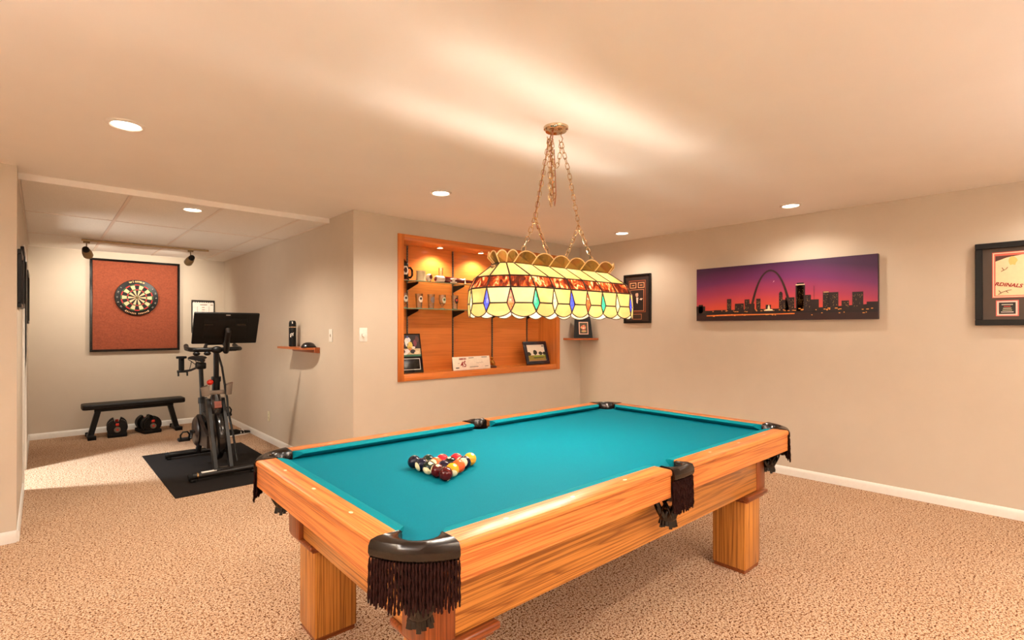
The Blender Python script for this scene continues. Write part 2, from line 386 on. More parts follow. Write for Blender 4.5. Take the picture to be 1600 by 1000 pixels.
# bed with pocket cut-outs
def arc(c, r, a0, a1, n=10): return [(c[0] + r * cos(a0 + (a1 - a0) * k / n), c[1] + r * sin(a0 + (a1 - a0) * k / n)) for k in range(n + 1)]
e = .09
out = []
out += arc(HC[0], HR, R(130), R(-40)); out += arc(PS[0], PSR, R(157), R(23)); out += arc(HC[1], HR, R(220), R(50))
out += arc(HC[3], HR, R(310), R(140)); out += arc(PS[1], PSR, R(-23), R(-157)); out += arc(HC[2], HR, R(40), R(-130))
tp(M().prism([(x, y, .73) for x, y in out], (0, 0, BZ - .73)), 'playing_bed', felt_m, smooth=0)
RP = [(.006, .69), (.006, .776), (.001, .781), (0, .786), (0, .795), (.003, .800), (.008, ZR), (CT - .001, ZR), (CT - .001, .772), (.05, .765), (.036, .75), (.036, .69)]
CP = [(CT, ZR - .002), (CT + .02, ZR - .001), (NO - .006, ZR - .005), (NO, ZR - .011), (NO - .003, ZR - .015), (NO - .036, BZ + .001), (CT, BZ + .001)]
def rail(axis, side, a, b, ca_, cb, cam_a, cam_b):
    """wood cap + cloth cushion from a to b on one side; ca_/cb: how far the cushion nose is set back at each end"""
    def P(s, t, z):
        if axis == 0: return (s, t if side == 0 else TW - t, z)
        return (t if side == 0 else TL - t, s, z)
    rl = tp(M().loft([[P(a, t, z) for t, z in RP], [P(b, t, z) for t, z in RP]]), 'rail', (rail_x if axis == 0 else rail_y))
    rings = []
    for fr in (0, 1):
        rg = []
        for t, z in CP:
            u = (t - CT) / (NO - CT)
            s = (a + cam_a + ca_ * u) if fr == 0 else (b - cam_b - cb * u)
            rg.append(P(s, t, z))
        rings.append(rg)
    tp(M().loft(rings), 'cushion', felt2_m, rl)
    L = b - a
    return rl, P
SIG = {}
for side in (0, 1):
    for a, b, corner_first in ((CC, CXL - SH, 1), (CXL + SH, TL - CC, 0)):
        k = (.045, .012) if corner_first else (.012, .045)
        c = (.004, -.006) if corner_first else (-.006, .004)
        rl, P = rail(0, side, a, b, k[0], k[1], c[0], c[1])
        base = [.382, .684, .981] if corner_first else [TL - .981, TL - .684, TL - .382]
        for s in base:
            q = P(s, .049, ZR)
            m = M(); m.prism([(q[0] + .011 * cos(i * pi / 4), q[1] + .0065 * sin(i * pi / 4), ZR - .001) for i in range(8)], (0, 0, .0014)); tp(m, 'sight', pearl_m, rl, 0)
for side in (0, 1):
    rl, P = rail(1, side, CC, TW - CC, .045, .045, .004, .004)
    for s in (.41, .726, 1.042):
        q = P(s, .049, ZR)
        m = M(); m.prism([(q[0] + .0065 * cos(i * pi / 4), q[1] + .011 * sin(i * pi / 4), ZR - .001) for i in range(8)], (0, 0, .0014)); tp(m, 'sight', pearl_m, rl, 0)
def twisted(m, top, length, r, ph, tilt=(0, 0)):
    n = max(8, int(length / .0058)); rings = []
    for k in range(n + 1):
        z = -length * k / n; a = ph + k * .50; rr = r * (1 if 0 < k < n else .6)
        c = Vector(top) + Vector((tilt[0] * -z, tilt[1] * -z, z)); ring = []
        for j in range(6):
            t = 2 * pi * j / 6; px, py = rr * cos(t), rr * .68 * sin(t)
            ring.append(c + Vector((px * cos(a) - py * sin(a), px * sin(a) + py * cos(a), 0)))
        rings.append(ring)
    m.loft(rings)
def pocket(c, rad, outdir, outer, name_i, corner):
    """leather-covered iron, liner, fringe and strap net of one pocket; outer: polyline of the outer face"""
    n = len(outer)
    ox, oy = outdir
    base = atan2(oy, ox)
    half = R(104) if corner else R(95)
    inner = [(c[0] + rad * cos(base - half + 2 * half * k / (n - 1)), c[1] + rad * sin(base - half + 2 * half * k / (n - 1))) for k in range(n)]
    rings = []
    for (xo, yo), (xi, yi) in zip(outer, inner):
        d = Vector((xo - xi, yo - yi, 0)); L = d.length; d.normalize()
        O = Vector((xo, yo, 0)); I = Vector((xi, yi, 0)); z = lambda p, h: p + Vector((0, 0, h))
        rings.append([z(O + d * .004, .757), z(O + d * .010, .772), z(O + d * .009, .790), z(O + d * .002, .805), z(O - d * min(.02, L * .4), ZR + .0065), z(I + d * min(.01, L * .2), ZR + .003), z(I, ZR - .004), z(I, .752), z(O - d * .004, .752)])
    iron = tp(M().loft(rings), 'pocket_iron', leather_m, smooth=50)
    # liner behind the hole
    m = M(); hl = R(120) if corner else R(105); lr = []
    for h in (.752, .72, .66):
        lr.append([(c[0] + (rad + .001) * cos(base - hl + 2 * hl * k / 20), c[1] + (rad + .001) * sin(base - hl + 2 * hl * k / 20), h) for k in range(21)])
    m.loft(lr, caps=False, closed=False); tp(m, 'pocket_liner', liner_m, iron)
    # fringe of twisted cords along the outer face
    seg = [(Vector((*outer[i], 0)), Vector((*outer[i + 1], 0))) for i in range(n - 1)]
    tot = sum((b - a).length for a, b in seg); step = .0092
    m = M(); cnt = int(tot / step); rnd = random.Random(31 + name_i)
    for layer in (0, 1):
        for k in range(cnt + 1):
            s = (k + .5 * layer) * tot / cnt
            if s > tot: continue
            for a, b in seg:
                if s <= (b - a).length: p = a + (b - a) * (s / (b - a).length); nn = Vector(((b - a).y, -(b - a).x, 0)).normalized(); break
                s -= (b - a).length
            else: continue
            if nn.x * ox + nn.y * oy < 0: nn = -nn
            p = p + nn * (.006 - .011 * layer)
            twisted(m, (p.x, p.y, .758), (.132 if layer == 0 else .122) + rnd.uniform(-.009, .009), .0043, rnd.uniform(0, 6), (nn.x * .03 + rnd.uniform(-.012, .012), nn.y * .03 + rnd.uniform(-.012, .012)))
    f = tp(m, 'fringe', rope_m, iron, 60); f['kind'] = 'stuff'
    # strap net hanging under the hole
    m = M(); k = 8; cc = (c[0] - ox * .0, c[1] - oy * .0)
    for j in range(k):
        for sgn in (1, -1):
            pts = []
            for q in range(9):
                u = q / 8; a = 2 * pi * j / k + sgn * u * 1.15; rr = rad * (1 - u) + .026 * u + .012 * sin(pi * u)
                pts.append((cc[0] + rr * cos(a), cc[1] + rr * sin(a), .70 - .13 * u))
            m.tube(pts, .0066, 6, sq=(1.3, .4))
    m.lathe([(.026, .615), (.036, .60), (.037, .575), (.032, .566)], 16, (cc[0], cc[1], 0))
    for j in range(14):
        a = 2 * pi * j / 14; m.tube([(cc[0] + .027 * cos(a), cc[1] + .027 * sin(a), .572), (cc[0] + .034 * cos(a), cc[1] + .034 * sin(a), .535 + .006 * (j % 3))], .0072, 5, sq=(1.1, .4))
    m.lathe([(rad + .004, .752), (rad + .007, .74), (rad + .006, .70), (rad + .001, .692), (rad - .002, .70), (rad - .001, .752)], 28, (cc[0], cc[1], 0))
    tp(m, 'pocket_net', leather_m, iron)
s2 = 1 / sqrt(2)
def corner_outer(fx, fy):
    pts = []
    for k in range(13):
        t = k / 12
        # shallow bulging curve between the two rail ends
        p0, p1, p2 = Vector((.002, CC + .003)), Vector((.045, .045)), Vector((CC + .003, .002))
        p = p0 * (1 - t) ** 2 + p1 * 2 * t * (1 - t) + p2 * t * t
        q = Vector((.085, .085)); p = p + (p - q) * 0
        pts.append((p.x if not fx else TL - p.x, p.y if not fy else TW - p.y))
    return pts
for i, (fx, fy) in enumerate(((0, 0), (1, 0), (0, 1), (1, 1))):
    o = corner_outer(fx, fy)
    od = (-s2 if not fx else s2, -s2 if not fy else s2)
    # order so that it runs with the inner arc (counter-clockwise around outdir)
    c = PC[(0, 1, 2, 3)[i]]
    a0 = atan2(o[0][1] - c[1], o[0][0] - c[0]); b0 = atan2(od[1], od[0])
    if ((a0 - b0 + pi) % (2 * pi)) - pi > 0: o = o[::-1]
    pocket(c, PR, od, o, i, True)
for i, fy in enumerate((0, 1)):
    c = PS[i]
    o = [(CXL - SH + .001 + (2 * SH - .002) * k / 10, -.003 - .006 * sin(pi * k / 10)) for k in range(11)]
    if fy: o = [(x, TW - y) for x, y in o][::-1]
    pocket(c, PSR, (0, -1 if not fy else 1), o, 10 + i, False)

# balls: loose rack, apex towards the far end
COLS = {'yellow': (226, 150, 30), 'navy': (12, 12, 38), 'red': (206, 32, 40), 'purple': (22, 10, 34), 'orange': (228, 84, 30), 'green': (6, 32, 22), 'maroon': (74, 6, 8), 'black': (7, 7, 10)}
ivory = lin(236, 214, 170)
def ball_mat(c, stripe):
    n = N(f'{c}_{"stripe" if stripe else "solid"}_resin'); k = lin(*COLS[c])
    tc = n.n('ShaderNodeTexCoord'); sp = n.n('ShaderNodeSeparateXYZ'); n.l(tc.outputs['Object'], sp.inputs[0])
    if stripe:
        z = n.math('ABSOLUTE', sp.outputs['Z']); f = n.math('GREATER_THAN', z, .0205); n.col(n.mix(f, k, ivory))
    else:
        v = n.noise(n.coords(), 60, 2); n.col(n.mix(n.math('MULTIPLY', v, .01), k, ivory))
    n.set(Roughness=.05, Specular_IOR_Level=.32); return n.m
D = .0572; AX, AY, SP = .742, .716, D * 1.075
rack = [(0, 0, 'yellow', 0, 1, 'at the tip of the rack'), (1, 0, 'purple', 1, 12, 'behind the yellow tip ball'), (1, 1, 'red', 1, 11, 'behind the yellow tip ball'),
        (2, 0, 'orange', 0, 5, 'on the near edge of the rack'), (2, 1, 'black', 0, 8, 'in the middle of the rack'), (2, 2, 'red', 0, 3, 'on the far edge of the rack'),
        (3, 0, 'yellow', 1, 9, 'beside the solid maroon corner ball'), (3, 1, 'purple', 0, 4, 'inside the rack'), (3, 2, 'orange', 1, 13, 'inside the rack'), (3, 3, 'green', 0, 6, 'on the far edge of the rack'),
        (4, 0, 'maroon', 0, 7, 'at the near corner of the rack'), (4, 1, 'maroon', 1, 15, 'beside the solid maroon corner ball'), (4, 2, 'green', 1, 14, 'in the back row of the rack'), (4, 3, 'navy', 1, 10, 'in the back row of the rack'), (4, 4, 'navy', 0, 2, 'at the far corner of the rack')]
bm_ = M().ball((0, 0, 0), D / 2, 32, 20); ball0 = None
cap = M().lathe([(.0001, .02868), (.004, .0284), (.0076, .02765), (.0080, .0274)], 20, mat=Matrix.Rotation(R(90), 4, 'Y'), caps=False)
bmesh_me = bm_.obj('tmp_ball', black_m); cap_me = cap.obj('tmp_cap', white_m)
ballme, capme = bmesh_me.data, cap_me.data
bpy.data.objects.remove(bmesh_me); bpy.data.objects.remove(cap_me); capme.materials.clear(); capme.materials.append(plain('ball_number_white', ivory, .08))
rnd = random.Random(5)
for r, i, c, st, num, where in rack:
    lx = AX - r * SP * .866; ly = AY + (i - r / 2) * SP; x, y = tw(lx, ly)
    me = ballme.copy(); me.materials.clear(); me.materials.append(ball_mat(c, st))
    o = bpy.data.objects.new('billiard_ball', me); COL.objects.link(o); o.location = (x, y, BZ + D / 2 + .0004)
    o.rotation_euler = (rnd.uniform(-1.2, 1.2), rnd.uniform(-1.4, -.9), rnd.uniform(0, 6.28))
    tag(o, f'{"striped" if st else "solid"} {c} billiard ball {where}', 'billiard ball', 'racked billiard balls')
    for sgn in (1, -1):
        k = bpy.data.objects.new('number_disc', capme); COL.objects.link(k); k.parent = o; k.rotation_euler = (0, 0, 0 if sgn > 0 else pi)
        text('number', str(num), .0085, ink_m, k, (.0288, 0, 0), (pi / 2, 0, pi / 2), .0002)

# ---------------------------------------------------------------- stained glass billiard lamp
lx0, ly0 = tcx, tcy
lmp = thing('billiard_lamp', 'long stained glass billiard lamp hanging on chains over the pool table', 'lamp', (lx0, ly0, 1.434), TR)
LZ = 1.434; PP = .118
def ring(hw, z):
    pe = hw / 1.866; pts = [(-3 * PP + i * PP, -hw) for i in range(7)]; x, y = pts[-1]
    for a in (30, 60, 90, 120, 150): x, y = x + pe * cos(R(a)), y + pe * sin(R(a)); pts.append((x, y))
    full = pts[:11] + [(-px, -py) for px, py in pts[:11]]
    return [Vector((px, py, z - LZ)) for px, py in full]
r_cb, r_ct = ring(.064, 1.690), ring(.098, 1.738)
r_bt, r_tt, r_mid, r_db = ring(.180, 1.621), ring(.212, 1.567), ring(.220, 1.496), ring(.217, 1.457)
NV = 22; lead = M(); blead = M()
def came(a, b, r=.0034, m=None): (m or lead).tube([a, b], r, 6)
def sheet(name, pts, mat, bulge=0):
    return M().poly(pts).obj(name, mat, lmp, 0)
def diacol(i): return ['green', 'cream', 'blue', 'red'][(i if i < 11 else i - 22) % 4]
dw = .0185
for i in range(NV):
    j = (i + 1) % NV
    # roof and band panes
    sheet('roof_pane', [r_cb[i], r_cb[j], r_bt[j], r_bt[i]], sg_cream); sheet('band_pane', [r_bt[i], r_bt[j], r_tt[j], r_tt[i]], sg_band)
    came(r_cb[i], r_bt[i]); came(r_bt[i], r_tt[i]); came(r_bt[i], r_bt[j]); came(r_tt[i], r_tt[j], .0038); came(r_cb[i], r_cb[j])
    # belt: upper pane, lower scalloped pane, diamond across the seam
    d = (r_mid[j] - r_mid[i]); L = d.length; d.normalize()
    mi, mj = r_mid[i] + d * dw, r_mid[j] - d * dw
    sheet('upper_pane', [r_tt[i], r_tt[j], mj, mi], sg_cream)
    arcp = [r_db[i].lerp(r_db[j], k / 10) + Vector((0, 0, -.023 * sin(pi * k / 10) ** .75)) for k in range(11)]
    sheet('scallop_pane', [mi, mj] + arcp[::-1], sg_cream)
    came(mi, mj)
    lead.tube(arcp, .0026, 6)
    came(r_tt[i], mi, .0032); came(r_tt[j], mj, .0032); came(mi, r_db[i], .0032); came(mj, r_db[j], .0032)
    dp = (r_mid[i] - r_mid[i - 1]).normalized(); ml = r_mid[i] - dp * dw
    dm = M(); dm.poly([r_tt[i], mi, r_mid[i]]); dm.poly([r_mid[i], mi, r_db[i]]); dm.poly([r_tt[i], r_mid[i], ml]); dm.poly([r_mid[i], r_db[i], ml])
    dm.obj('diamond_pane', sg_dia[diacol(i)], lmp, 0)
    # crown of flared arches
    a, b = r_cb[i], r_cb[j]; ta, tb = r_ct[i], r_ct[j]
    la = (tb - ta).length
    arch = []
    for k in range(9):
        u = k / 8; arch.append(ta.lerp(tb, u) + Vector((0, 0, -.016 + .024 * sin(pi * u) ** .7)))
    sheet('crown_pane', [a, b] + arch[::-1], sg_crown)
    blead.tube([a] + arch + [b], .0030, 6)
lead.obj('lead_came', lead_m, lmp); blead.obj('crown_edge', brasslead_m, lmp)
# inner bar, sockets and bulbs
bar = M().box((-.43, -.013, 1.655 - LZ), (.43, .013, 1.680 - LZ), .003).obj('support_bar', brass_m, lmp)
for x in (-.27, 0, .27):
    so = M().cyl((x, 0, 1.656 - LZ), (x, 0, 1.60 - LZ), .018).obj('socket', brass_m, lmp)
    M().ball((x, 0, 1.575 - LZ), .030, 12, 8).obj('bulb', bulb_m, so)
# canopy, hooks, chains
CH = CZ - LZ
M().lathe([(.0001, CH - .028), (.028, CH - .028), (.055, CH - .022), (.060, CH - .014), (.064, CH - .012), (.066, CH - .001), (.0001, CH - .001)], 36).obj('ceiling_canopy', chrome_m, lmp)
def chain(name, pts, pitch=.0285, ln=.035, wd=.0200, wire=.0019, mat=None):
    pts = [Vector(p) for p in pts]; m = M(); segs = list(zip(pts[:-1], pts[1:])); tot = sum((b - a).length for a, b in segs); n = max(2, round(tot / pitch))
    def at(s):
        for a, b in segs:
            L = (b - a).length
            if s <= L + 1e-9: return a + (b - a) * (s / L), (b - a).normalized()
            s -= L
        return pts[-1], (segs[-1][1] - segs[-1][0]).normalized()
    for k in range(n):
        c, d = at((k + .5) * tot / n)
        x = d.orthogonal().normalized() if abs(d.z) < .9 else Vector((0, 1, 0)).cross(d).normalized()
        y = d.cross(x); ang = (pi / 2 if k % 2 else 0) + .5; s = x * cos(ang) + y * sin(ang)
        lp = []
        for q in range(14):
            t = 2 * pi * q / 14; h = ln / 2 - wd / 2
            lp.append(c + s * (wd / 2 * cos(t)) + d * (wd / 2 * sin(t) + (h if sin(t) > 0 else -h)))
        m.tube(lp, wire, 5, closed=True)
    return m.obj(name, mat or brass_m, lmp, 60)
hl, hr = Vector((-.050, 0, CH - .075)), Vector((.040, 0, CH - .070))
for hx, h in ((-.045, hl), (.040, hr)):
    M().tube([(hx, 0, CH - .024), (hx, 0, CH - .036), (hx + .012, 0, CH - .046), (hx + .006, 0, CH - .060), h, h + Vector((-.010, 0, -.006)), h + Vector((-.016, 0, .010))], .0024, 6).obj('hook', brass_m, lmp)
def zz(z): return z - LZ
SL, SR = (-.152, 0, zz(1.938)), (.179, 0, zz(1.943))
chain('chain', [hl, (-.085, 0, zz(2.22)), SL]); chain('chain', [hr, (.10, 0, zz(2.22)), SR])
chain('chain', [SL, (-.274, .0, zz(1.686))]); chain('chain', [SL, (-.013, 0, zz(1.686))]); chain('chain', [SR, (.036, 0, zz(1.686))]); chain('chain', [SR, (.343, 0, zz(1.686))])
chain('chain', [hl, (-.03, .01, zz(2.29)), (-.010, .01, zz(2.245)), (.012, .01, zz(2.235)), (.030, .008, zz(2.26)), hr])
chain('spare_chain', [hl + Vector((.004, -.012, 0)), (-.050, -.014, zz(2.01))]); chain('spare_chain', [hl + Vector((.012, .014, 0)), (-.026, .016, zz(2.03))]); chain('spare_chain', [hl + Vector((.02, 0, -.01)), (-.012, 0, zz(2.06))])
M().tube([(-.02, .005, CH - .02), (-.052, .008, CH - .10), (-.075, .005, zz(2.24)), (-.118, .004, zz(2.08)), (-.150, .004, zz(1.94)), (-.09, .004, zz(1.82)), (-.02, .003, zz(1.685))], .0032, 6).obj('power_cord', plain('amber_cord', lin(150, 84, 48), .4), lmp)
M().tube([(-.024, -.004, CH - .02), (-.046, -.006, CH - .16), (-.030, -.01, zz(2.06)), (-.018, -.008, zz(2.02)), (-.006, -.006, zz(2.08)), (-.014, 0, CH - .12)], .0030, 6).obj('power_cord', plain('amber_cord', lin(150, 84, 48), .4), lmp)

# ---------------------------------------------------------------- display niche
cab = thing('display_niche', 'cherry wood display niche with glass shelves built into the wall', 'display case', (3.62, YB, NZ0 - .08))
C0 = Vector((3.62, YB, NZ0 - .08)); DB = YB + .29
def cp(m, name, mat, parent=cab, smooth=35): m.shift(-C0); return m.obj(name, mat, parent, smooth)
FX0, FX1, FZ0, FZ1 = 2.482, 4.765, .872, 2.284
for x0, x1 in ((FX0, NX0), (NX1, FX1)):
    cp(M().box((x0, YB - .016, FZ0), (x1, YB + .004, FZ1), .005, 2), 'frame_stile', ch_z)
for z0, z1 in ((FZ0, NZ0), (NZ1, FZ1)):
    cp(M().box((NX0, YB - .0155, z0), (NX1, YB + .004, z1), .005, 2), 'frame_rail', ch_xt)
cp(M().box((NX0 - .006, YB - .004, NZ0 - .015), (NX1 + .006, YB + .012, NZ0 + .004), .003), 'inner_bead', ch_xt)
bx = [NX0, 3.33, 3.90, NX1]
for a, b in zip(bx[:-1], bx[1:]): cp(M().box((a + .0008, DB, NZ0 - .015), (b - .0008, DB + .015, NZ1 + .015)), 'back_panel', ch_x)
for x0, x1 in ((NX0 - .015, NX0), (NX1, NX1 + .015)): cp(M().box((x0, YB + .004, NZ0 - .015), (x1, DB + .015, NZ1 + .015)), 'side_panel', ch_z)
cp(M().box((NX0, YB + .004, NZ0 - .015), (NX1, DB, NZ0)), 'bottom_board', ch_xt); cp(M().box((NX0, YB + .004, NZ1), (NX1, DB, NZ1 + .015)), 'top_board', ch_xt)
STD = (2.76, 3.335, 3.905, 4.48)
for x in STD:
    m = M().box((x - .008, DB - .010, NZ0), (x + .008, DB - .0005, NZ1))
    z = NZ0 + .03
    m.mi = 1
    while z < NZ1 - .03: m.box((x - .0025, DB - .0108, z), (x + .0025, DB - .0098, z + .014)); z += .026
    st = cp(m, 'shelf_standard', [steel_m, black_m], smooth=0)
    for zs in (1.845, 1.572):
        m = M().prism([(x - .003, DB - .008, zs), (x - .003, DB - .215, zs), (x - .003, DB - .21, zs - .018), (x - .003, DB - .06, zs - .06), (x - .003, DB - .008, zs - .075)], (.006, 0, 0))
        m.shift(-C0); m.obj('bracket', black_m, st, 0)
for zs in (1.846, 1.573):
    m = M().box((NX0 + .004, DB - .235, zs), (NX1 - .004, DB - .004, zs + .008)); g = cp(m, 'glass_shelf', shelfglass_m, smooth=0)
    cp(M().box((NX0 + .004, DB - .2365, zs), (NX1 - .004, DB - .2352, zs + .008)), 'front_edge', glassedge_m, g, 0); g.children[0].matrix_parent_inverse = Matrix()
S1, S2, SB = 1.8541, 1.5811, NZ0 + .0005
for x in (3.07, 3.62, 4.17):
    t = thing('puck_light', 'small round puck light in the niche ceiling ' + {3.07: 'above the tall clear glass', 3.62: 'near the chained end of the lamp crown', 4.17: 'hidden behind the lamp crown'}[x], 'puck light', (x, 4.43, NZ1), 0, 'niche puck lights')
    M().lathe([(.030, -.001), (.030, -.008), (.040, -.010), (.044, -.0005)], 28, caps=False).obj('trim_ring', brass_m, t)
    M().lathe([(.030, -.003), (.0001, -.006)], 24, caps=False).obj('lens', puck_m, t)
    lamp('puck_spot', 'SPOT', (x, 4.43, NZ1 - .02), 15, color=(1, .85, .66), spot_size=R(140), spot_blend=.6, shadow_soft_size=.025)
def at(x, y, z): return (x, y, z)
# top glass shelf
t = thing('beer_stein', 'black lidded beer stein with a cream crest on the upper glass shelf', 'stein', (2.64, 4.45, S1))
M().lathe([(.0001, 0), (.062, 0), (.064, .012), (.055, .03), (.052, .14), (.057, .15), (.0001, .15)], 28).obj('body', blackg_m, t)
M().lathe([(.056, .15), (.056, .165), (.04, .19), (.018, .205), (.012, .22), (.0001, .224)], 24).obj('lid', blackg_m, t)
M().tube([(.05, 0, .13), (.085, 0, .135), (.105, 0, .11), (.105, 0, .06), (.085, 0, .035), (.052, 0, .04)], .011, 8).obj('handle', blackg_m, t)
def crest(t, r, z, w, h, c, a0=-1.6, name='crest', n=8):
    m = M(); rows = []
    for k in range(n + 1):
        u = k / n; hw = w / 2 * (sin(pi * min(max(u, .08), .92)) ** .5) / r
        rows.append([Vector((r * cos(a0 + hw * s), r * sin(a0 + hw * s), z + h * (u - .5))) for s in (-1, -.5, 0, .5, 1)])
    m.loft(rows, caps=False, closed=False); return m.obj(name, c, t)
cr = crest(t, .0560, .100, .075, .085, paper_m); crest(t, .0566, .102, .040, .050, print_m(70, 30, 20), name='crest_emblem')
crest(t, .0640, .006, .05, .010, redp_m, name='base_label')
t = thing('beer_mug', 'cream beer mug with dark lettering band on the upper glass shelf', 'mug', (2.815, 4.40, S1), R(70))
M().lathe([(.0001, 0), (.052, 0), (.054, .006), (.047, .02), (.045, .09), (.048, .105), (.042, .106), (.040, .02), (.0001, .018)], 28).obj('body', plain('stoneware', lin(222, 204, 160), .3), t)
M().tube([(.044, 0, .09), (.072, 0, .09), (.080, 0, .065), (.072, 0, .035), (.045, 0, .03)], .007, 8).obj('handle', plain('stoneware', lin(222, 204, 160), .3), t)
crest(t, .0478, .080, .060, .012, ink_m, name='lettering_band', n=3); crest(t, .0474, .050, .018, .045, print_m(140, 104, 60), name='crest'); crest(t, .0480, .098, .05, .006, ink_m, name='lettering_band', n=3)
t = thing('souvenir_baseball', 'white souvenir baseball with a dark crest on the upper glass shelf', 'baseball', (2.905, 4.39, S1))
M().ball((0, 0, .046), .037, 20, 14).obj('leather_cover', paper_m, t)
M().lathe([(.024, 0), (.022, .012), (.018, .012), (.020, 0)], 20).obj('ring_stand', brass_m, t)
M().prism([(.018 * cos(a), -.0365 + .0001, .05 + .022 * sin(a)) for a in [2 * pi * k / 12 for k in range(12)]], (0, -.002, 0)).obj('crest', print_m(120, 50, 40), t, 0)
t = thing('baseball_bat', 'dark red baseball bat with a cream barrel lying along the upper glass shelf', 'bat', (2.965, 4.36, S1 + .0345), R(4))
MX90 = Matrix.Rotation(R(90), 4, 'Y')
M().lathe([(.0335, .10), (.034, .02), (.030, .004), (.024, 0), (.024, .10)], 24, mat=MX90, caps=False).obj('barrel', paper_m, t)
M().lathe([(.0001, -.002), (.022, -.002), (.0255, .002), (.0255, .008), (.0001, .008)], 24, mat=MX90).obj('barrel_end', print_m(130, 30, 24, .25), t)
M().lathe([(.0338, .0995), (.033, .16), (.028, .28), (.020, .42), (.014, .52), (.0125, .70), (.013, .74), (.022, .752), (.022, .762), (.0001, .766)], 24, mat=MX90).obj('handle', plain('bat_red', lin(96, 20, 16), .12, coat=.6), t)
def pint(x, y, z, h, r0, r1, label, logo, name='pint_glass', foot=False, grp='souvenir beer glasses on the lower shelf', em=None):
    t = thing(name, label, 'glass', (x, y, z), 0, grp)
    if foot: pr = [(.0001, 0), (.03, 0), (.03, .004), (.008, .012), (.008, .03), (r1 * .8, .06), (r1, h * .7), (r1 * .9, h), (r1 * .86, h), (r1 * .95, h * .7), (r1 * .75, .064), (.0001, .05)]
    else: pr = [(.0001, 0), (r0, 0), (r1, h), (r1 - .0025, h), (r0 - .002, .012), (.0001, .012)]
    M().lathe(pr, 24, caps=False).obj('glass_body', glass_m, t)
    M().lathe([(.0001, .001), (r0 - .004, .001), (r0 - .004, .009), (.0001, .009)], 20).obj('glass_base', glassedge_m, t)
    if logo:
        crest(t, r1 + .0004, h * .62, r1 * 1.25, h * .42, logo, name='logo')
        if em: crest(t, r1 + .001, h * .66, r1 * .7, h * .16, em, name='logo_emblem', n=4)
    return t
pint(3.10, 4.46, S1, .165, .022, .026, 'tall plain clear glass behind the bat on the upper shelf', None, 'tall_glass', grp=None or 'glasses on the upper shelf')
t = thing('souvenir_figurine', 'small white figurine standing by the bat on the upper shelf', 'figurine', (3.15, 4.300, S1)); M().lathe([(.0001, 0), (.034, 0), (.034, .008), (.012, .014), (.016, .03), (.034, .036), (.03, .046), (.0001, .05)], 20).obj('figurine_body', paper_m, t)
t = thing('souvenir_pin_stand', 'tiny silver pin stand on the upper shelf under the bat handle', 'figurine', (3.30, 4.300, S1)); M().lathe([(.0001, 0), (.020, 0), (.02, .006), (.006, .01), (.006, .03), (.014, .04), (.008, .052), (.0001, .056)], 16).obj('pin_body', chrome_m, t)
LG = [('first beer glass by the niche side, pale dotted logo, lower shelf', print_m(200, 190, 170), True, print_m(60, 50, 44)), ('clear pint glass with a cream shield logo on the lower shelf', print_m(226, 206, 180), False, print_m(60, 56, 60)), ('clear pint glass with a grey round logo on the lower shelf', print_m(120, 106, 104), False, None),
      ('stemmed beer glass with a white and green logo on the lower shelf', print_m(208, 206, 176), True, print_m(60, 84, 50)), ('beer glass with a dark square logo on the lower shelf', print_m(52, 34, 30), False, print_m(200, 60, 50))]
for (lb, lg, ft, em), x in zip(LG, (2.63, 2.80, 2.945, 3.085, 3.245)): pint(x, 4.41, S2, .150, .030, .040, lb, lg, foot=ft, em=em)
# things on the niche floor
t = thing('football_photo_plaque', 'tall black plaque with a football photo leaning in the niche corner', 'photo plaque', (2.71, 4.39, SB + .0036), R(-8)); 
lean = Matrix.Rotation(R(-14), 4, 'X')
def lp(m): 
    for v in m.bm.verts: v.co = lean @ v.co
    return m
lp(M().box((-.125, 0, 0), (.125, .014, .40), .002)).obj('board', blackg_m, t)
def pl(t, name, pts, mat, y=-.0008, xf=lp): return xf(M().prism([(x, y, z) for x, z in pts], (0, .0006, 0))).obj(name, mat, t, 0)
def rect(x0, z0, x1, z1): return [(x0, z0), (x1, z0), (x1, z1), (x0, z1)]
def blob(cx, cz, rx, rz, n=9, rnd=random.Random(3)): return [(cx + rx * cos(2 * pi * k / n) * rnd.uniform(.75, 1.1), cz + rz * sin(2 * pi * k / n) * rnd.uniform(.75, 1.1)) for k in range(n)]
pl(t, 'photo', rect(-.112, .165, .112, .388), print_m(52, 36, 36)); pl(t, 'photo_turf', rect(-.112, .165, .112, .185), print_m(58, 104, 78), -.0014); pl(t, 'photo_field', rect(-.112, .185, .112, .245), print_m(196, 170, 130), -.0014)
rp = random.Random(11)
for cx, cz, rx, rz, c in [(-.03, .31, .022, .05, (238, 226, 214)), (-.075, .30, .02, .045, (214, 196, 190)), (.0, .28, .03, .045, (226, 190, 90)), (-.005, .335, .02, .03, (232, 224, 226)), (-.015, .365, .012, .012, (70, 90, 150)), (-.07, .345, .013, .013, (230, 225, 220)), (.06, .30, .02, .035, (130, 60, 70)), (.085, .34, .02, .04, (96, 54, 50)),
                          (-.08, .215, .03, .024, (60, 40, 50)), (-.03, .22, .03, .02, (224, 210, 206)), (.03, .215, .03, .022, (48, 36, 40)), (-.055, .195, .03, .014, (236, 226, 216)), (.07, .205, .03, .02, (220, 196, 160)), (.0, .245, .02, .02, (206, 110, 60)), (.04, .255, .02, .016, (230, 214, 200))]:
    pl(t, 'photo_figure', blob(cx, cz, rx, rz, 9, rp), print_m(*c), -.0020)
for a in (rect(-.095, .030, .095, .034), rect(-.095, .140, .095, .144), rect(-.095, .034, -.091, .140), rect(.091, .034, .095, .140)): pl(t, 'plate_border', a, white_m)
t = thing('signed_player_card', 'long cream printed card leaning on the niche floor', 'card', (3.43, 4.335, SB + .0012), R(1))
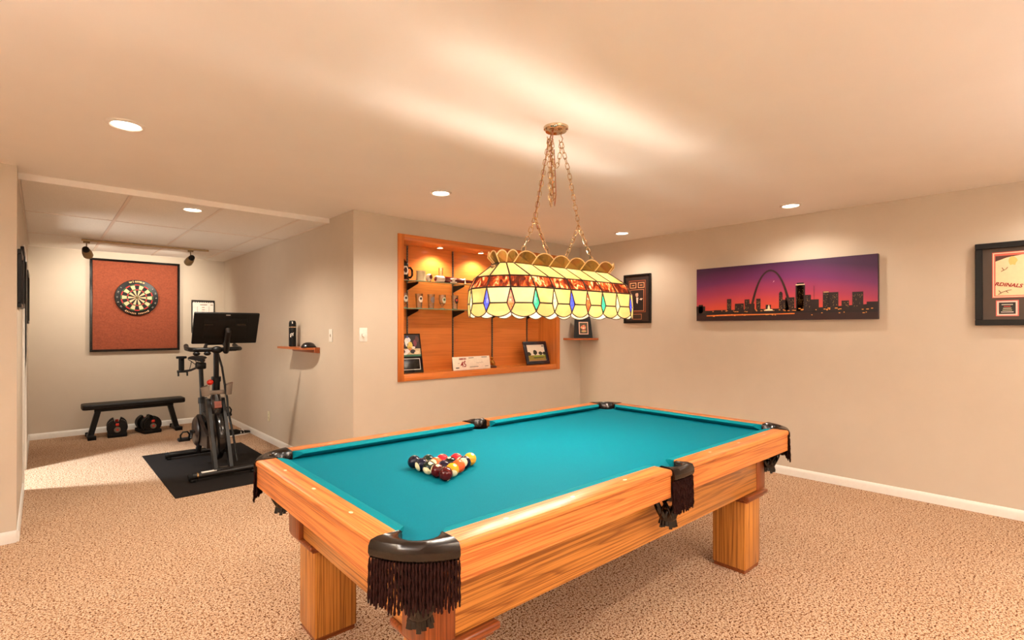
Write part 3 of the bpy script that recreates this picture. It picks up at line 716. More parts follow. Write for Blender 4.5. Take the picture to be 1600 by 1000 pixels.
def lp2(m):
    q = Matrix.Rotation(R(-10), 4, 'X')
    for v in m.bm.verts: v.co = q @ v.co
    return m
lp2(M().box((-.258, 0, 0), (.258, .006, .142), .001)).obj('card_board', paper_m, t)
for nm, bd, sz, x, z, m_, sx in (('print_name', 'GIBSON', .026, -.125, .118, redink_m, 1.05), ('print_number', '45', .085, -.118, .058, redink_m, .9)):
    o = text(nm, bd, sz, m_, t, (x, -.0012 + z * sin(R(10)), z * cos(R(10))), (pi / 2 - R(10), 0, 0), .0004, 'CENTER', 0, sx, .0012)
pl(t, 'printed_bat', [(-.16, .05), (-.155, .044), (-.09, .098), (-.088, .106)], redink_m, -.001, lp2)
for a in (rect(-.04, .124, .03, .130), rect(.14, .126, .22, .132), rect(-.035, .026, .085, .031), rect(.18, .028, .23, .032), rect(-.225, .020, -.18, .030), rect(-.19, .071, -.172, .075)): pl(t, 'print_line', a, ink_m, -.001, lp2)
sig = M(); sig.tube([(.06 + .0125 * k, -.0012 + .0, .068 + .006 * sin(k * 2.3) + .0007 * k) for k in range(9)], .0012, 4); lp2(sig).obj('signature', plain('signature_ink', lin(120, 96, 84), .6), t)
t = thing('trophy_figurine', 'small gold and brown figurine beside the cream card in the niche', 'figurine', (3.775, 4.41, SB))
M().lathe([(.0001, 0), (.05, 0), (.052, .012), (.04, .02), (.03, .024), (.0001, .024)], 20).obj('base', plain('figurine_base', lin(74, 30, 18), .3), t)
M().tube([(.01, 0, .02), (.005, 0, .05), (-.005, 0, .075), (-.01, 0, .092)], [.024, .026, .02, .012], 12).obj('figure_body', gold_m, t)
m = M().ball((-.01, -.002, .105), .016, 14, 10); m.tube([(-.024, 0, .07), (-.045, -.005, .05), (-.03, -.01, .035)], .008, 8); m.obj('figure_head', gold_m, t)
t = thing('golf_photo_frame', 'dark framed landscape photo with trees standing tilted in the niche', 'framed photo', (4.490, 4.375, SB + .0034), R(-3))
def lp3(m):
    q = Matrix.Rotation(R(-17), 4, 'X')
    for v in m.bm.verts: v.co = q @ v.co
    return m
FW, FH = .190, .290
for a, b in (((-FW, -.012, 0), (FW, .010, .042)), ((-FW, -.012, FH - .042), (FW, .010, FH)), ((-FW, -.012, .042), (-FW + .045, .010, FH - .042)), ((FW - .045, -.012, .042), (FW, .010, FH - .042))):
    lp3(M().box(a, b, .005, 2)).obj('frame_bar', plain('navy_black_frame', lin(34, 30, 40), .25, coat=.3), t)
lp3(M().box((-FW + .03, -.002, .03), (FW - .03, .006, FH - .03))).obj('photo', print_m(236, 216, 196), t, 0)
pl(t, 'photo_fairway', rect(-.144, .044, .144, .115), print_m(150, 126, 48), -.003, lp3); pl(t, 'photo_green', [(-.06, .092), (.144, .098), (.144, .114), (-.05, .114)], print_m(150, 160, 50), -.0036, lp3); pl(t, 'photo_shadow', [(-.05, .074), (.10, .080), (.12, .092), (-.06, .092)], print_m(84, 78, 44), -.0040, lp3); pl(t, 'photo_path', rect(-.15, .046, .15, .056), print_m(170, 112, 74), -.0036, lp3)
for cx, cz, rx, rz in ((-.125, .135, .036, .024), (-.02, .148, .034, .032), (.07, .138, .034, .024), (.13, .136, .026, .024)): pl(t, 'photo_tree', blob(cx, cz, rx, rz, 12, rp), print_m(48, 40, 22), -.0036, lp3)
pl(t, 'photo_mark', [(.10, .222), (.14, .222), (.125, .240), (.118, .240)], print_m(90, 80, 70), -.0036, lp3)

# ---------------------------------------------------------------- corner shelf and plaque
t = thing('corner_shelf', 'small wooden quarter-round shelf in the room corner', 'shelf', (XR, YB, 1.235))
m = M().prism([(-.0005, -.0005, 0)] + [(-.33 * cos(a), -.30 * sin(a), 0) for a in [pi / 2 * k / 14 for k in range(15)]], (0, 0, .022)); m.obj('shelf_board', shelf_w, t)
t = thing('card_plaque', 'black plaque holding a small bordered picture card on the corner shelf', 'photo plaque', (4.985, 4.075, 1.2610), R(-40))
def lp4(m):
    q = Matrix.Rotation(R(-12), 4, 'X')
    for v in m.bm.verts: v.co = q @ v.co
    return m
lp4(M().prism([(-.118, 0, 0), (.118, 0, 0), (.098, 0, .29), (-.098, 0, .29)], (0, .016, 0))).obj('board', black_m, t, 0)
pl(t, 'card_border', rect(-.052, .045, .066, .205), print_m(226, 176, 150), -.001, lp4); pl(t, 'card_picture', rect(-.042, .056, .056, .194), print_m(66, 56, 30), -.0016, lp4)
for cx, cz, rx, rz, c in ((.006, .135, .036, .032, (226, 150, 104)), (-.006, .150, .012, .012, (196, 84, 56)), (.022, .15, .011, .012, (196, 84, 56)), (.006, .122, .012, .012, (240, 214, 190)), (.008, .085, .034, .014, (186, 150, 96)), (.012, .106, .026, .008, (170, 60, 44))):
    pl(t, 'card_figure', blob(cx, cz, rx, rz, 10, rp), print_m(*c), -.0022 if rx > .03 else -.0028, lp4)

# ---------------------------------------------------------------- pictures on the walls
RW = R(-90)
def frame(t, w_, h, bw, dp, mat, name='frame_bar'):
    for a, b in (((-w_ / 2, -dp, -h / 2), (w_ / 2, 0, -h / 2 + bw)), ((-w_ / 2, -dp, h / 2 - bw), (w_ / 2, 0, h / 2)), ((-w_ / 2, -dp, -h / 2 + bw), (-w_ / 2 + bw, 0, h / 2 - bw)), ((w_ / 2 - bw, -dp, -h / 2 + bw), (w_ / 2, 0, h / 2 - bw))):
        M().box(a, b, .003, 1).obj(name, mat, t)
nolean = lambda m: m
# skyline canvas
cw, chh, cdp = 1.603, .548, .042
t = thing('skyline_canvas', 'wide canvas of an arch and city skyline at dusk on the wall', 'canvas print', (XR - .002, 1.8475, 1.733), RW)
def sunset():
    n = N('sunset_print'); tc = n.n('ShaderNodeTexCoord'); sp = n.n('ShaderNodeSeparateXYZ'); n.l(tc.outputs['Object'], sp.inputs[0])
    z = n.math('ADD', n.math('MULTIPLY', sp.outputs['Z'], 1 / .548), .5)
    x = n.math('MULTIPLY', n.math('ADD', sp.outputs['X'], .14), 1 / .95)
    bow = n.math('MULTIPLY', n.math('MULTIPLY', x, x), .20)
    zz_ = n.math('ADD', z, bow)
    c = n.ramp(zz_, [(.12, lin(224, 92, 52)), (.30, lin(206, 74, 60)), (.52, lin(160, 52, 84)), (.75, lin(108, 38, 92)), (1.0, lin(62, 24, 64))])
    n.col(c).set(Roughness=.45); return n.m
m = M().box((-cw / 2, -cdp, -chh / 2), (cw / 2, 0, chh / 2), .002, 1)
for f in m.bm.faces:
    f.normal_update()
    if abs(f.calc_center_median().y + cdp) > .0005: f.material_index = 1
m.obj('stretched_canvas', [sunset(), print_m(46, 20, 30)], t, 0)
yk = -cdp - .0012
def cpz(name, pts, mat, k=0): return M().prism([(x * cw - cw / 2, yk - .0005 * k, z * chh - chh / 2) for x, z in pts], (0, .0008, 0)).obj(name, mat, t, 0)
night = print_m(22, 12, 14)
cpz('river', rect(0, 0, 1, .17), print_m(44, 18, 18)); cpz('river_bank', [(0, .10), (.3, .13), (1, .11), (1, .24), (.72, .2), (.4, .2), (0, .19)], night, 1)
for x0, x1, h in [(0, .06, .28), (.015, .045, .31), (.205, .232, .40), (.255, .31, .31), (.315, .345, .38), (.345, .375, .30), (.385, .41, .385), (.515, .535, .46), (.535, .57, .35), (.55, .60, .385), (.605, .655, .60), (.612, .648, .625), (.655, .685, .415), (.685, .725, .335), (.745, .775, .46), (.772, .82, .44), (.835, .87, .30), (.885, .935, .43), (.95, 1, .27), (.44, .47, .27), (.12, .2, .2)]:
    cpz('skyline_building', rect(x0, .15, x1, h), print_m(34, 18, 18), 2)
cpz('skyline_spire', rect(.70, .33, .7015, .56), night, 2); cpz('building_roof', [(.515, .46), (.535, .46), (.529, .49), (.521, .49)], print_m(34, 18, 18), 2)
ap, ai = [], []
for k in range(25):
    u = -1 + 2 * k / 24; cat = 1 - (math.cosh(1.9 * u) - 1) / (math.cosh(1.9) - 1)
    ap.append((.466 + .124 * u, .12 + .765 * cat)); ui = u * .885; cat2 = 1 - (math.cosh(2.0 * u) - 1) / (math.cosh(2.0) - 1); ai.append((.466 + .108 * u, .12 + .735 * cat2))
m = M()
for k in range(24): m.prism([((q[0]) * cw - cw / 2, yk - .0015, q[1] * chh - chh / 2) for q in (ap[k], ap[k + 1], ai[k + 1], ai[k])], (0, .0008, 0))
m.obj('skyline_arch', print_m(48, 24, 20), t, 0)
cpz('moon', [(.480, .655), (.487, .672), (.487, .69), (.483, .665)], print_m(250, 214, 210), 1)
rl_ = random.Random(4)
m = M()
for k in range(230):
    bl = rl_.choice([(.205, .232, .38), (.255, .31, .3), (.315, .345, .37), (.385, .41, .37), (.515, .535, .44), (.535, .60, .36), (.605, .655, .60), (.605, .655, .60), (.655, .685, .4), (.745, .775, .44), (.772, .82, .42), (.885, .935, .41), (.835, .87, .29)])
    x = rl_.uniform(bl[0] + .003, bl[1] - .004); z = rl_.uniform(.2, bl[2] - .02); s = rl_.uniform(.0012, .0026)
    m.prism([(q[0] * cw - cw / 2, yk - .0020, q[1] * chh - chh / 2) for q in rect(x, z, x + s * .8, z + s * 2.6)], (0, .0008, 0))
m.obj('window_lights', print_m(228, 176, 110), t, 0)['kind'] = 'stuff'
m = M()
for k in range(60):
    x = rl_.uniform(.08, .98); z = rl_.choice([.155, .165, .175, .10, .085]) + rl_.uniform(-.01, .01); s = rl_.uniform(.004, .014)
    m.prism([(q[0] * cw - cw / 2, yk - .0024, q[1] * chh - chh / 2) for q in rect(x, z, x + s, z + .012)], (0, .0008, 0))
m.obj('river_lights', print_m(240, 150, 70), t, 0)['kind'] = 'stuff'
cpz('lit_bank', [(.07, .085), (.22, .09), (.40, .095), (.60, .10), (.60, .118), (.40, .112), (.22, .118), (.07, .105)], print_m(226, 122, 52), 3)
cpz('capitol_dome', [(.43, .165), (.482, .165), (.478, .19), (.465, .195), (.463, .24), (.458, .275), (.453, .24), (.451, .195), (.436, .19)], print_m(250, 226, 180), 3)
cpz('tower_crown', rect(.606, .585, .654, .60), print_m(220, 190, 150), 4); cpz('tower_crown', rect(.748, .44, .774, .455), print_m(210, 160, 110), 4)
# portrait behind the lamp
t = thing('portrait_frame', 'black framed portrait of a person in a dark suit on the wall behind the lamp', 'framed picture', (XR - .002, 3.405, 1.73), RW)
frame(t, .365, .575, .022, .028, black_m)
M().box((-.165, -.012, -.27), (.165, -.001, .27)).obj('mat_board', print_m(44, 30, 24), t, 0)
def q_(t, name, pts, c, k=0, y0=-.013): return pl(t, name, pts, print_m(*c), y0 - .0006 * k, nolean)
q_(t, 'inner_border', rect(-.115, -.16, .115, .215), (150, 72, 40)); q_(t, 'inner_field', rect(-.108, -.153, .108, .208), (66, 34, 24), 1)
for x0 in (-.098, .012):
    q_(t, 'small_photo', rect(x0, .125, x0 + .086, .190), (222, 160, 112), 2); q_(t, 'small_photo_print', rect(x0 + .008, .133, x0 + .078, .182), (60, 36, 28), 3); q_(t, 'small_photo_mark', blob(x0 + .043, .157, .022, .008, 8, rp), (190, 130, 84), 4)
q_(t, 'portrait_border', rect(-.092, -.145, .092, .108), (206, 130, 88), 2); q_(t, 'portrait_print', rect(-.086, -.139, .086, .102), (44, 30, 28), 3)
q_(t, 'portrait_suit', [(-.07, -.139), (-.07, -.02), (-.035, .012), (.03, .012), (.078, -.02), (.078, -.139)], (24, 20, 20), 4); q_(t, 'portrait_shirt', [(-.012, .012), (.018, .012), (.008, -.06), (-.008, -.045)], (236, 206, 180), 5); q_(t, 'portrait_face', blob(.0, .045, .022, .030, 12, rp), (206, 160, 130), 5); q_(t, 'portrait_hair', [(-.024, .055), (-.02, .082), (.005, .088), (.024, .078), (.025, .055), (.01, .066), (-.012, .066)], (30, 22, 20), 6)
q_(t, 'portrait_sash', [(.03, -.01), (.05, .004), (.078, .0), (.06, -.02)], (226, 200, 176), 5)
q_(t, 'caption_border', rect(-.06, -.245, .06, -.18), (186, 120, 80)); q_(t, 'caption_plate', rect(-.054, -.239, .054, -.186), (52, 36, 26), 1)
# ticket print frame at the edge of the view
t = thing('ticket_print_frame', 'large black frame with a dark mat and a red-lettered print', 'framed picture', (XR - .002, -.054, 1.706), RW)
frame(t, 1.0, .606, .042, .04, black_m)
M().box((-.46, -.016, -.265), (.46, -.001, .265)).obj('mat_board', print_m(74, 58, 46), t, 0)
y1 = -.017
q_(t, 'print_border', rect(-.408, -.102, .40, .232), (206, 92, 74), 0, y1); q_(t, 'print_border_line', rect(-.403, -.097, .395, .227), (240, 206, 176), 1, y1); q_(t, 'print_field_edge', rect(-.397, -.091, .389, .221), (206, 92, 74), 2, y1); q_(t, 'print_field', rect(-.390, -.085, .382, .205), (236, 204, 160), 3, y1)
q_(t, 'print_corner', [(-.390, .205), (-.25, .205), (-.33, .19), (-.39, .165)], (84, 44, 30), 4, y1)
q_(t, 'print_sun', blob(-.30, .165, .025, .035, 12, rp), (238, 182, 104), 4, y1)
o = text('print_lettering', 'RDINALS', .036, redink_m, t, (-.322, y1 - .0032, -.010), (pi / 2, R(9), 0), .0004, 'CENTER', .22, 1.0, .0012)
for pts in ([(-.375, -.078), (-.352, -.060), (-.322, -.048), (-.305, -.046)], [(-.36, -.066), (-.372, -.048)], [(-.335, -.053), (-.322, -.066)], [(-.36, .09), (-.335, .105), (-.325, .12)], [(-.345, .10), (-.355, .118)], [(-.16, .18), (-.135, .19), (-.12, .205)]):
    M().tube([(x, y1 - .003, z) for x, z in pts], .0022, 5).obj('print_branch', print_m(110, 70, 44), t)
q_(t, 'plaque_border', rect(-.388, -.236, -.268, -.120), (214, 96, 84), 0, y1); q_(t, 'plaque_border_line', rect(-.382, -.230, -.274, -.126), (236, 196, 180), 1, y1); q_(t, 'plaque_plate', rect(-.372, -.220, -.284, -.136), (26, 22, 16), 2, y1)
for k, (w_, c) in enumerate(((.06, (200, 190, 170)), (.036, (190, 60, 50)), (.044, (190, 180, 150)), (.05, (180, 170, 140)), (.066, (210, 190, 180)))): q_(t, 'plaque_line', rect(-.328 - w_ / 2, -.155 - .0135 * k, -.328 + w_ / 2, -.149 - .0135 * k), c, 3, y1)
# pictures seen edge-on along the alcove's left wall
for (y0, y1_, z0, z1, th, lb) in ((4.66, 5.16, 1.52, 1.905, .020, 'black picture frame seen edge-on, first along the alcove wall'), (5.32, 5.80, 1.545, 2.0, .020, 'dark picture frame seen edge-on, between the first frame and the doorway'), (6.99, 7.70, 1.43, 1.965, .022, 'black picture frame seen edge-on beyond the doorway')):
    t = thing('picture_frame', lb, 'framed picture', (XL + .001, (y0 + y1_) / 2, (z0 + z1) / 2), R(90), 'frames on the alcove wall')
    frame(t, y1_ - y0, z1 - z0, .03, th, black_m); M().box((-(y1_ - y0) / 2 + .02, -.008, -(z1 - z0) / 2 + .02), ((y1_ - y0) / 2 - .02, -.001, (z1 - z0) / 2 - .02)).obj('print', print_m(120, 92, 70), t, 0)

# ---------------------------------------------------------------- dartboard corner
t = thing('dartboard_backboard', 'large square rust-red backboard in a glossy black frame', 'backboard', (.964, YD - .001, 1.687))
frame(t, .998, 1.232, .030, .045, blackg_m)
rust = N('rust_cork'); v = rust.noise(rust.coords(), 60, 4); rust.col(rust.ramp(v, [(.35, lin(132, 60, 34)), (.65, lin(150, 72, 42))])).set(Roughness=.85); rust.bump(rust.noise(rust.coords((2, 2, 6)), 4, 3), .4, .01)
M().box((-.475, -.025, -.592), (.475, -.001, .592)).obj('cork_panel', rust.m, t, 0)
t = thing('dartboard', 'round black-rimmed dartboard hanging on the rust-red backboard', 'dartboard', (.964, YD - .0265, 1.800))
RX90 = Matrix.Rotation(R(90), 4, 'X')
RO = .2265 * 1.06; k_ = RO / .2265
M().lathe([(.0001, 0), (RO, 0), (RO + .004, .010), (RO, .030), (.170 * k_ + .003, .036), (.170 * k_ + .002, .030), (.0001, .030)], 64, mat=RX90).obj('rim', black_m, t)
rs = [.0064, .016, .094, .107, .157, .170]; cols = [plain('sisal_black', lin(22, 20, 18), .8), plain('sisal_cream', lin(226, 188, 142), .8), plain('sisal_red', lin(190, 22, 26), .8), plain('sisal_green', lin(30, 90, 40), .8)]
m = M(); Y0 = -.0315
for s in range(20):
    a0 = R(90 - 9 + 18 * s); a1 = a0 + R(18); dk = s % 2 == 0
    for q in range(1, 5):
        r0, r1 = rs[q] * k_, rs[q + 1] * k_; m.mi = ((0 if dk else 1) if q in (1, 3) else (2 if dk else 3)) if q != 0 else 3
        pts = [(r1 * cos(a0 + (a1 - a0) * h / 3), Y0, r1 * sin(a0 + (a1 - a0) * h / 3)) for h in range(4)] + [(r0 * cos(a1 - (a1 - a0) * h / 3), Y0, r0 * sin(a1 - (a1 - a0) * h / 3)) for h in range(4)]
        m.poly(pts)
for r_, mi in ((rs[1] * k_, 3), (rs[0] * k_, 2)): m.mi = mi; m.poly([(r_ * cos(2 * pi * h / 16), Y0 - (.0004 if mi == 2 else 0), r_ * sin(2 * pi * h / 16)) for h in range(16)])
m.obj('scoring_face', cols, t, 0)
m = M()
for r_ in rs[1:]: m.tube([(r_ * k_ * cos(2 * pi * h / 48), Y0 - .001, r_ * k_ * sin(2 * pi * h / 48)) for h in range(48)], .0008, 4, closed=True)
for s in range(20):
    a = R(81 + 18 * s); m.tube([(rs[1] * k_ * cos(a), Y0 - .001, rs[1] * k_ * sin(a)), (rs[5] * k_ * cos(a), Y0 - .001, rs[5] * k_ * sin(a))], .0008, 4)
m.obj('spider_wire', steel_m, t)
def arc_text(s, r, a_mid, size, mat, parent, flip=False, name='rim_letter', step=.085):
    n = len(s)
    for k, ch in enumerate(s):
        if ch == ' ': continue
        a = a_mid + (1 if flip else -1) * (k - (n - 1) / 2) * step
        text(name, ch, size, mat, parent, (r * cos(a), -.0372, r * sin(a)), (pi / 2, -(a - pi / 2) if not flip else -(a + pi / 2), 0), .0006, 'CENTER', 0, 1.15, .0008)
arc_text('winmau', .207 * k_, pi / 2, .042, print_m(240, 190, 120), t, step=.135)
for k in range(20):
    a = R(90 + 18 * k)
    if 3 <= k <= 17 and k not in (9, 10, 11): 
        num = [20, 5, 12, 9, 14, 11, 8, 16, 7, 19, 3, 17, 2, 15, 10, 6, 13, 4, 18, 1][k]; text('rim_number', str(num), .026, print_m(190, 180, 165), t, (.203 * k_ * cos(a), -.0372, .203 * k_ * sin(a)), (pi / 2, -(a - pi / 2), 0), .0006)
m = M(); rr_ = random.Random(2)
for k in range(15):
    a = R(-90 - 34 + 68 * k / 14); h = rr_.uniform(.006, .012); r_ = .206 * k_
    if k != 7: m.prism([((r_ + p) * cos(a + q), -.0372, (r_ + p) * sin(a + q)) for p, q in ((-h, -.022), (-h, .016), (h, .022), (h, -.016))], (0, -.0006, 0))
m.obj('rim_lettering', print_m(226, 170, 120), t, 0)
t = thing('dart_scoreboard', 'white framed dart scoreboard behind the exercise bike screen', 'scoreboard', (1.762, YD - .001, 1.555))
frame(t, .30, .48, .014, .016, black_m); M().box((-.14, -.010, -.23), (.14, -.001, .23)).obj('white_panel', white_m, t, 0)
y2 = -.011
for x in (-.075, .075): q_(t, 'score_line', rect(x - .0015, -.22, x + .0015, .15), (150, 120, 104), 0, y2)
q_(t, 'heading_band', rect(-.136, .205, .136, .225), (40, 26, 22), 0, y2); q_(t, 'heading_word', rect(-.04, .168, .05, .178), (130, 90, 76), 0, y2); q_(t, 'heading_word', rect(.092, .168, .125, .177), (130, 90, 76), 0, y2)
for k in range(9): q_(t, 'heading_mark', blob(-.118 + .029 * k, .205, .009, .009, 7, rp), (236, 226, 214), 1, y2)
for z in (.135, .10, .065): q_(t, 'score_mark', rect(-.016, z - .004, .018, z + .004), (150, 80, 60), 0, y2)
# track lighting
t = thing('track_light_bar', 'cream track light bar under the alcove tile ceiling', 'track light', (.965, 7.535, CZ2 - .0015), R(-1.5))
M().box((-.63, -.017, -.022), (.63, .017, 0), .003).obj('track_bar', plain('track_enamel', lin(196, 168, 128), .4), t)
M().box((-.60, -.004, -.0235), (.60, .004, -.0215)).obj('track_slot', black_m, t, 0)
taupe = plain('track_head_taupe', lin(150, 124, 84), .45)
for x, tgt, lb in ((-.585, (.25, .85, -.52), 'track spotlight head on the bar end beside the alcove wall'), (.43, (-.22, .85, -.52), 'track spotlight head nearest the exercise bike')):
    h = thing('track_spotlight', lb, 'spotlight', (.965 + x * cos(R(1.5)), 7.535 - x * sin(R(1.5)), CZ2 - .0235), 0, 'track spotlight heads')
    M().box((-.03, -.014, -.022), (.03, .014, 0), .003).obj('adapter', taupe, h)
    M().cyl((0, 0, -.02), (0, 0, -.095), .006, seg=10).obj('stem', taupe, h)
    d = Vector(tgt).normalized(); qm = d.to_track_quat('Z', 'Y').to_matrix().to_4x4(); qm.translation = Vector((0, 0, -.115)) - d * .03
    M().lathe([(.0001, -.030), (.026, -.028), (.034, -.012), (.034, .012), (.0001, .012)], 20, mat=qm).obj('head_collar', black_m, h)
    M().lathe([(.030, .010), (.040, .020), (.046, .05), (.048, .105), (.040, .120), (.037, .118), (.040, .10), (.036, .03), (.028, .02)], 24, mat=qm, caps=False).obj('head_shade', taupe, h)
    M().lathe([(.0001, .090), (.036, .092), (.038, .088), (.0001, .086)], 20, mat=qm).obj('lens', lens_m, h)
    wp = h.location + Vector((0, 0, -.115)) + d * .10
    s = lamp('track_spot', 'SPOT', wp, 29, spot_size=R(130), spot_blend=.9, shadow_soft_size=.03); s.rotation_euler = d.to_track_quat('-Z', 'Y').to_euler()

# ---------------------------------------------------------------- flat bench and dumbbells
t = thing('flat_bench', 'black padded flat weight bench against the alcove wall', 'bench', (.915, 8.30, 0), R(1))
pr = [(-.115, .365), (-.128, .378), (-.128, .415), (-.115, .432), (.115, .432), (.128, .415), (.128, .378), (.115, .365)]
xs_ = [(-.545, .75), (-.535, .93), (-.51, 1), (.51, 1), (.535, .93), (.545, .75)]
M().loft([[(x, y * s, .398 + (z - .398) * s) for y, z in pr] for x, s in xs_]).obj('pad', plain('black_vinyl', lin(22, 16, 13), .45, bump=.1, scale=200, spec=.25), t)
M().box((-.42, -.03, .325), (.42, .03, .366), .004).obj('spine_tube', black_m, t)
for sx in (-1, 1):
    m = M().prism([(sx * .415, -.035, .33), (sx * .355, -.035, .33), (sx * .425, -.035, .04), (sx * .485, -.035, .04)], (0, .07, 0)); lg = m.obj('leg', black_m, t, 0)
    M().box((sx * .455 - .035, -.19, 0), (sx * .455 + .035, .19, .042), .006).obj('foot_bar', black_m, lg)
    for y in (-.19, .155): M().box((sx * .455 - .042, y, .0), (sx * .455 + .042, y + .036, .05), .006).obj('end_cap', blackmat_m, lg)
for x, lb in ((.725, 'black adjustable dumbbell on its tray under the bench, beside the wall-side leg'), (1.055, 'black adjustable dumbbell on its tray under the middle of the bench')):
    h = thing('adjustable_dumbbell', lb, 'dumbbell', (x, 8.31, 0), R(-4 if x < 1 else 10), 'adjustable dumbbells under the bench')
    M().box((-.10, -.185, 0), (.10, .185, .05), .012, 2).obj('tray', blackmat_m, h)
    for k, y in enumerate((-.165, -.128, -.10, -.072, .072, .10, .128, .165)):
        r_ = .108 if abs(y) < .14 else .100; pts = []
        for q in range(25):
            a = R(112 + 316 * q / 24); pts.append((r_ * cos(a), y - .012, .118 + r_ * .98 * sin(a)))
        pts += [(.022, y - .012, .150), (-.022, y - .012, .150)]
        pts = [(px, py, max(pz, .036)) for px, py, pz in pts]
        M().prism(pts, (0, .024, 0)).obj('weight_plate', black_m, h, 30)
    M().cyl((0, -.07, .118), (0, .07, .118), .017).obj('handle', dgrey_m, h)
    for y, s in ((-.178, -1), (.178, 1)):
        M().cyl((0, y, .098), (0, y + s * .016, .098), .034).obj('dial', grey_m, h); M().cyl((0, y + s * .016, .098), (0, y + s * .0175, .098), .012).obj('dial_emblem', redp_m, h); M().box((-.018, min(y, y + s * .012), .146), (.018, max(y, y + s * .012), .178), .004).obj('selector_tab', redp_m, h)

# ---------------------------------------------------------------- mat and exercise bike
t = M().box((.80, 4.88, 0), (1.775, 6.74, .006), .002, 1).obj('exercise_mat', rubber_m); tag(t, 'black rubber floor mat under the exercise bike', 'mat')
bk = thing('exercise_bike', 'black exercise bike with a big screen seen from behind, on a rubber mat', 'exercise bike', (1.235, 5.82, .0065))
B0 = Vector((1.235, 5.82, .0065))
def bp(m, name, mat, parent=bk, smooth=40): m.shift(-B0); return m.obj(name, mat, parent, smooth)
bxc = 1.25
def foot(y, x0, x1, nm):
    f = bp(M().tube([(x0, y, .052), (x1, y, .052)], .028, 12, sq=(1, 1)), nm, dgrey_m)
    for x, s in ((x0, -1), (x1, 1)): bp(M().cyl((x, y, .050), (x + s * .035, y, .046), .034, .030), 'end_cap', blackmat_m, f); bp(M().box((x - .02, y - .03, .0065), (x + .02, y + .03, .03), .004), 'rubber_foot', black_m, f)
    return f
ff = foot(5.29, 1.0, 1.50, 'front_stabilizer'); rf = foot(6.36, .985, 1.50, 'rear_stabilizer')
bp(M().cyl((1.03, 5.29, .052), (1.042, 5.29, .052), .031), 'wheel_ring', brass_m, ff); bp(M().box((1.065, 5.262, .075), (1.185, 5.300, .082), .001), 'sticker', white_m, ff)
# fork plates either side of the flywheel
for x in (bxc - .064, bxc + .064):
    m = M(); sx = .015
    pts = [(x - sx, 5.275, .06), (x - sx, 5.345, .06), (x - sx, 5.62, .56), (x - sx, 5.68, .70), (x - sx, 5.60, .70), (x - sx, 5.52, .58)]
    m.prism(pts, (2 * sx, 0, 0)); bp(m, 'fork_plate', dgrey_m, smooth=0)
bp(M().box((bxc - .082, 5.27, .05), (bxc + .082, 5.35, .09), .008), 'fork_base', dgrey_m)
# flywheel and shroud
MW = Matrix.Rotation(R(90), 4, 'Y')
bp(M().lathe([(.05, -.026), (.185, -.028), (.224, -.022), (.232, 0), (.224, .022), (.185, .028), (.05, .026)], 48, (bxc, 5.56, .345), MW), 'flywheel', plain('flywheel_metal', lin(24, 20, 18), .2, spec=.6))
m = M()
def shroud(y, z, wx, wy): return [(bxc + wx * cos(a), y + wy * sin(a), z) for a in [2 * pi * k / 14 for k in range(14)]]
m.loft([shroud(5.60, .56, .055, .09), shroud(5.60, .64, .060, .085), shroud(5.605, .70, .050, .07), shroud(5.61, .76, .030, .04), shroud(5.61, .80, .026, .032)]); bp(m, 'front_shroud', plain('smoked_shroud', lin(34, 27, 25), .2, coat=.2))
bp(M().prism([(bxc - .03, 5.57, .58), (bxc + .03, 5.57, .58), (bxc + .03, 5.50, .62), (bxc - .03, 5.50, .62)], (0, .02, .06)), 'brake_cover', plain('red_brown_cover', lin(120, 60, 44), .2))
m = M()
m.prism([(bxc - .075, 5.60, .22), (bxc - .075, 6.10, .20), (bxc - .075, 6.20, .30), (bxc - .075, 6.16, .44), (bxc - .075, 6.02, .50), (bxc - .075, 5.80, .40), (bxc - .075, 5.60, .34)], (.03, 0, 0)); bp(m, 'belt_guard', plain('belt_guard_plastic', lin(42, 31, 26), .35, spec=.4), smooth=0)
m = M().lathe([(.0001, -.015), (.13, -.015), (.15, 0), (.13, .012), (.0001, .012)], 32, (bxc - .085, 6.02, .33), MW); bp(m, 'chainring_cover', plain('chainring_cover', lin(50, 36, 30), .3, spec=.4))
# frame tubes
F = []
bp(M().tube([(bxc, 5.61, .66), (bxc, 5.80, .50), (bxc, 6.02, .34), (bxc, 6.22, .20), (bxc, 6.36, .06)], .032, 12, sq=(.8, 1.2)), 'main_tube', dgrey_m)
bp(M().tube([(bxc - .01, 6.0, .32), (bxc - .01, 6.08, .52), (bxc - .01, 6.10, .64)], [.036, .034, .034], 12), 'seat_tube', dgrey_m)
bp(M().tube([(bxc, 5.84, .46), (bxc - .01, 6.04, .50)], .024, 10), 'cross_tube', dgrey_m)
bp(M().cyl((bxc - .01, 6.098, .60), (bxc - .01, 6.102, .66), .040), 'seat_tube_clamp', black_m)
sp_ = bp(M().tube([(bxc - .012, 6.10, .62), (bxc - .02, 6.13, .98)], .021, 12), 'seat_post', black_m)
# saddle
m = M(); rings = []
for y, w_, zt in ((6.34, .02, 1.075), (6.32, .075, 1.085), (6.24, .092, 1.088), (6.16, .062, 1.082), (6.08, .032, 1.078), (6.00, .024, 1.072), (5.975, .008, 1.066)):
    rings.append([(bxc - .03 + w_ * cos(a), y, zt - .022 + .026 * sin(a) * (1 if sin(a) > 0 else .7)) for a in [2 * pi * k / 12 for k in range(12)]])
m.loft(rings); sad = bp(m, 'saddle', blackmat_m)
m = M()
for dx in (-.022, .022): m.tube([(bxc - .03 + dx, 6.26, 1.052), (bxc - .03 + dx, 6.16, 1.020), (bxc - .03 + dx, 6.05, 1.046)], .0045, 6)
bp(m, 'saddle_rails', dgrey_m, sad); bp(M().box((bxc - .065, 6.09, .955), (bxc + .025, 6.19, 1.025), .014), 'saddle_clamp', black_m, sad)
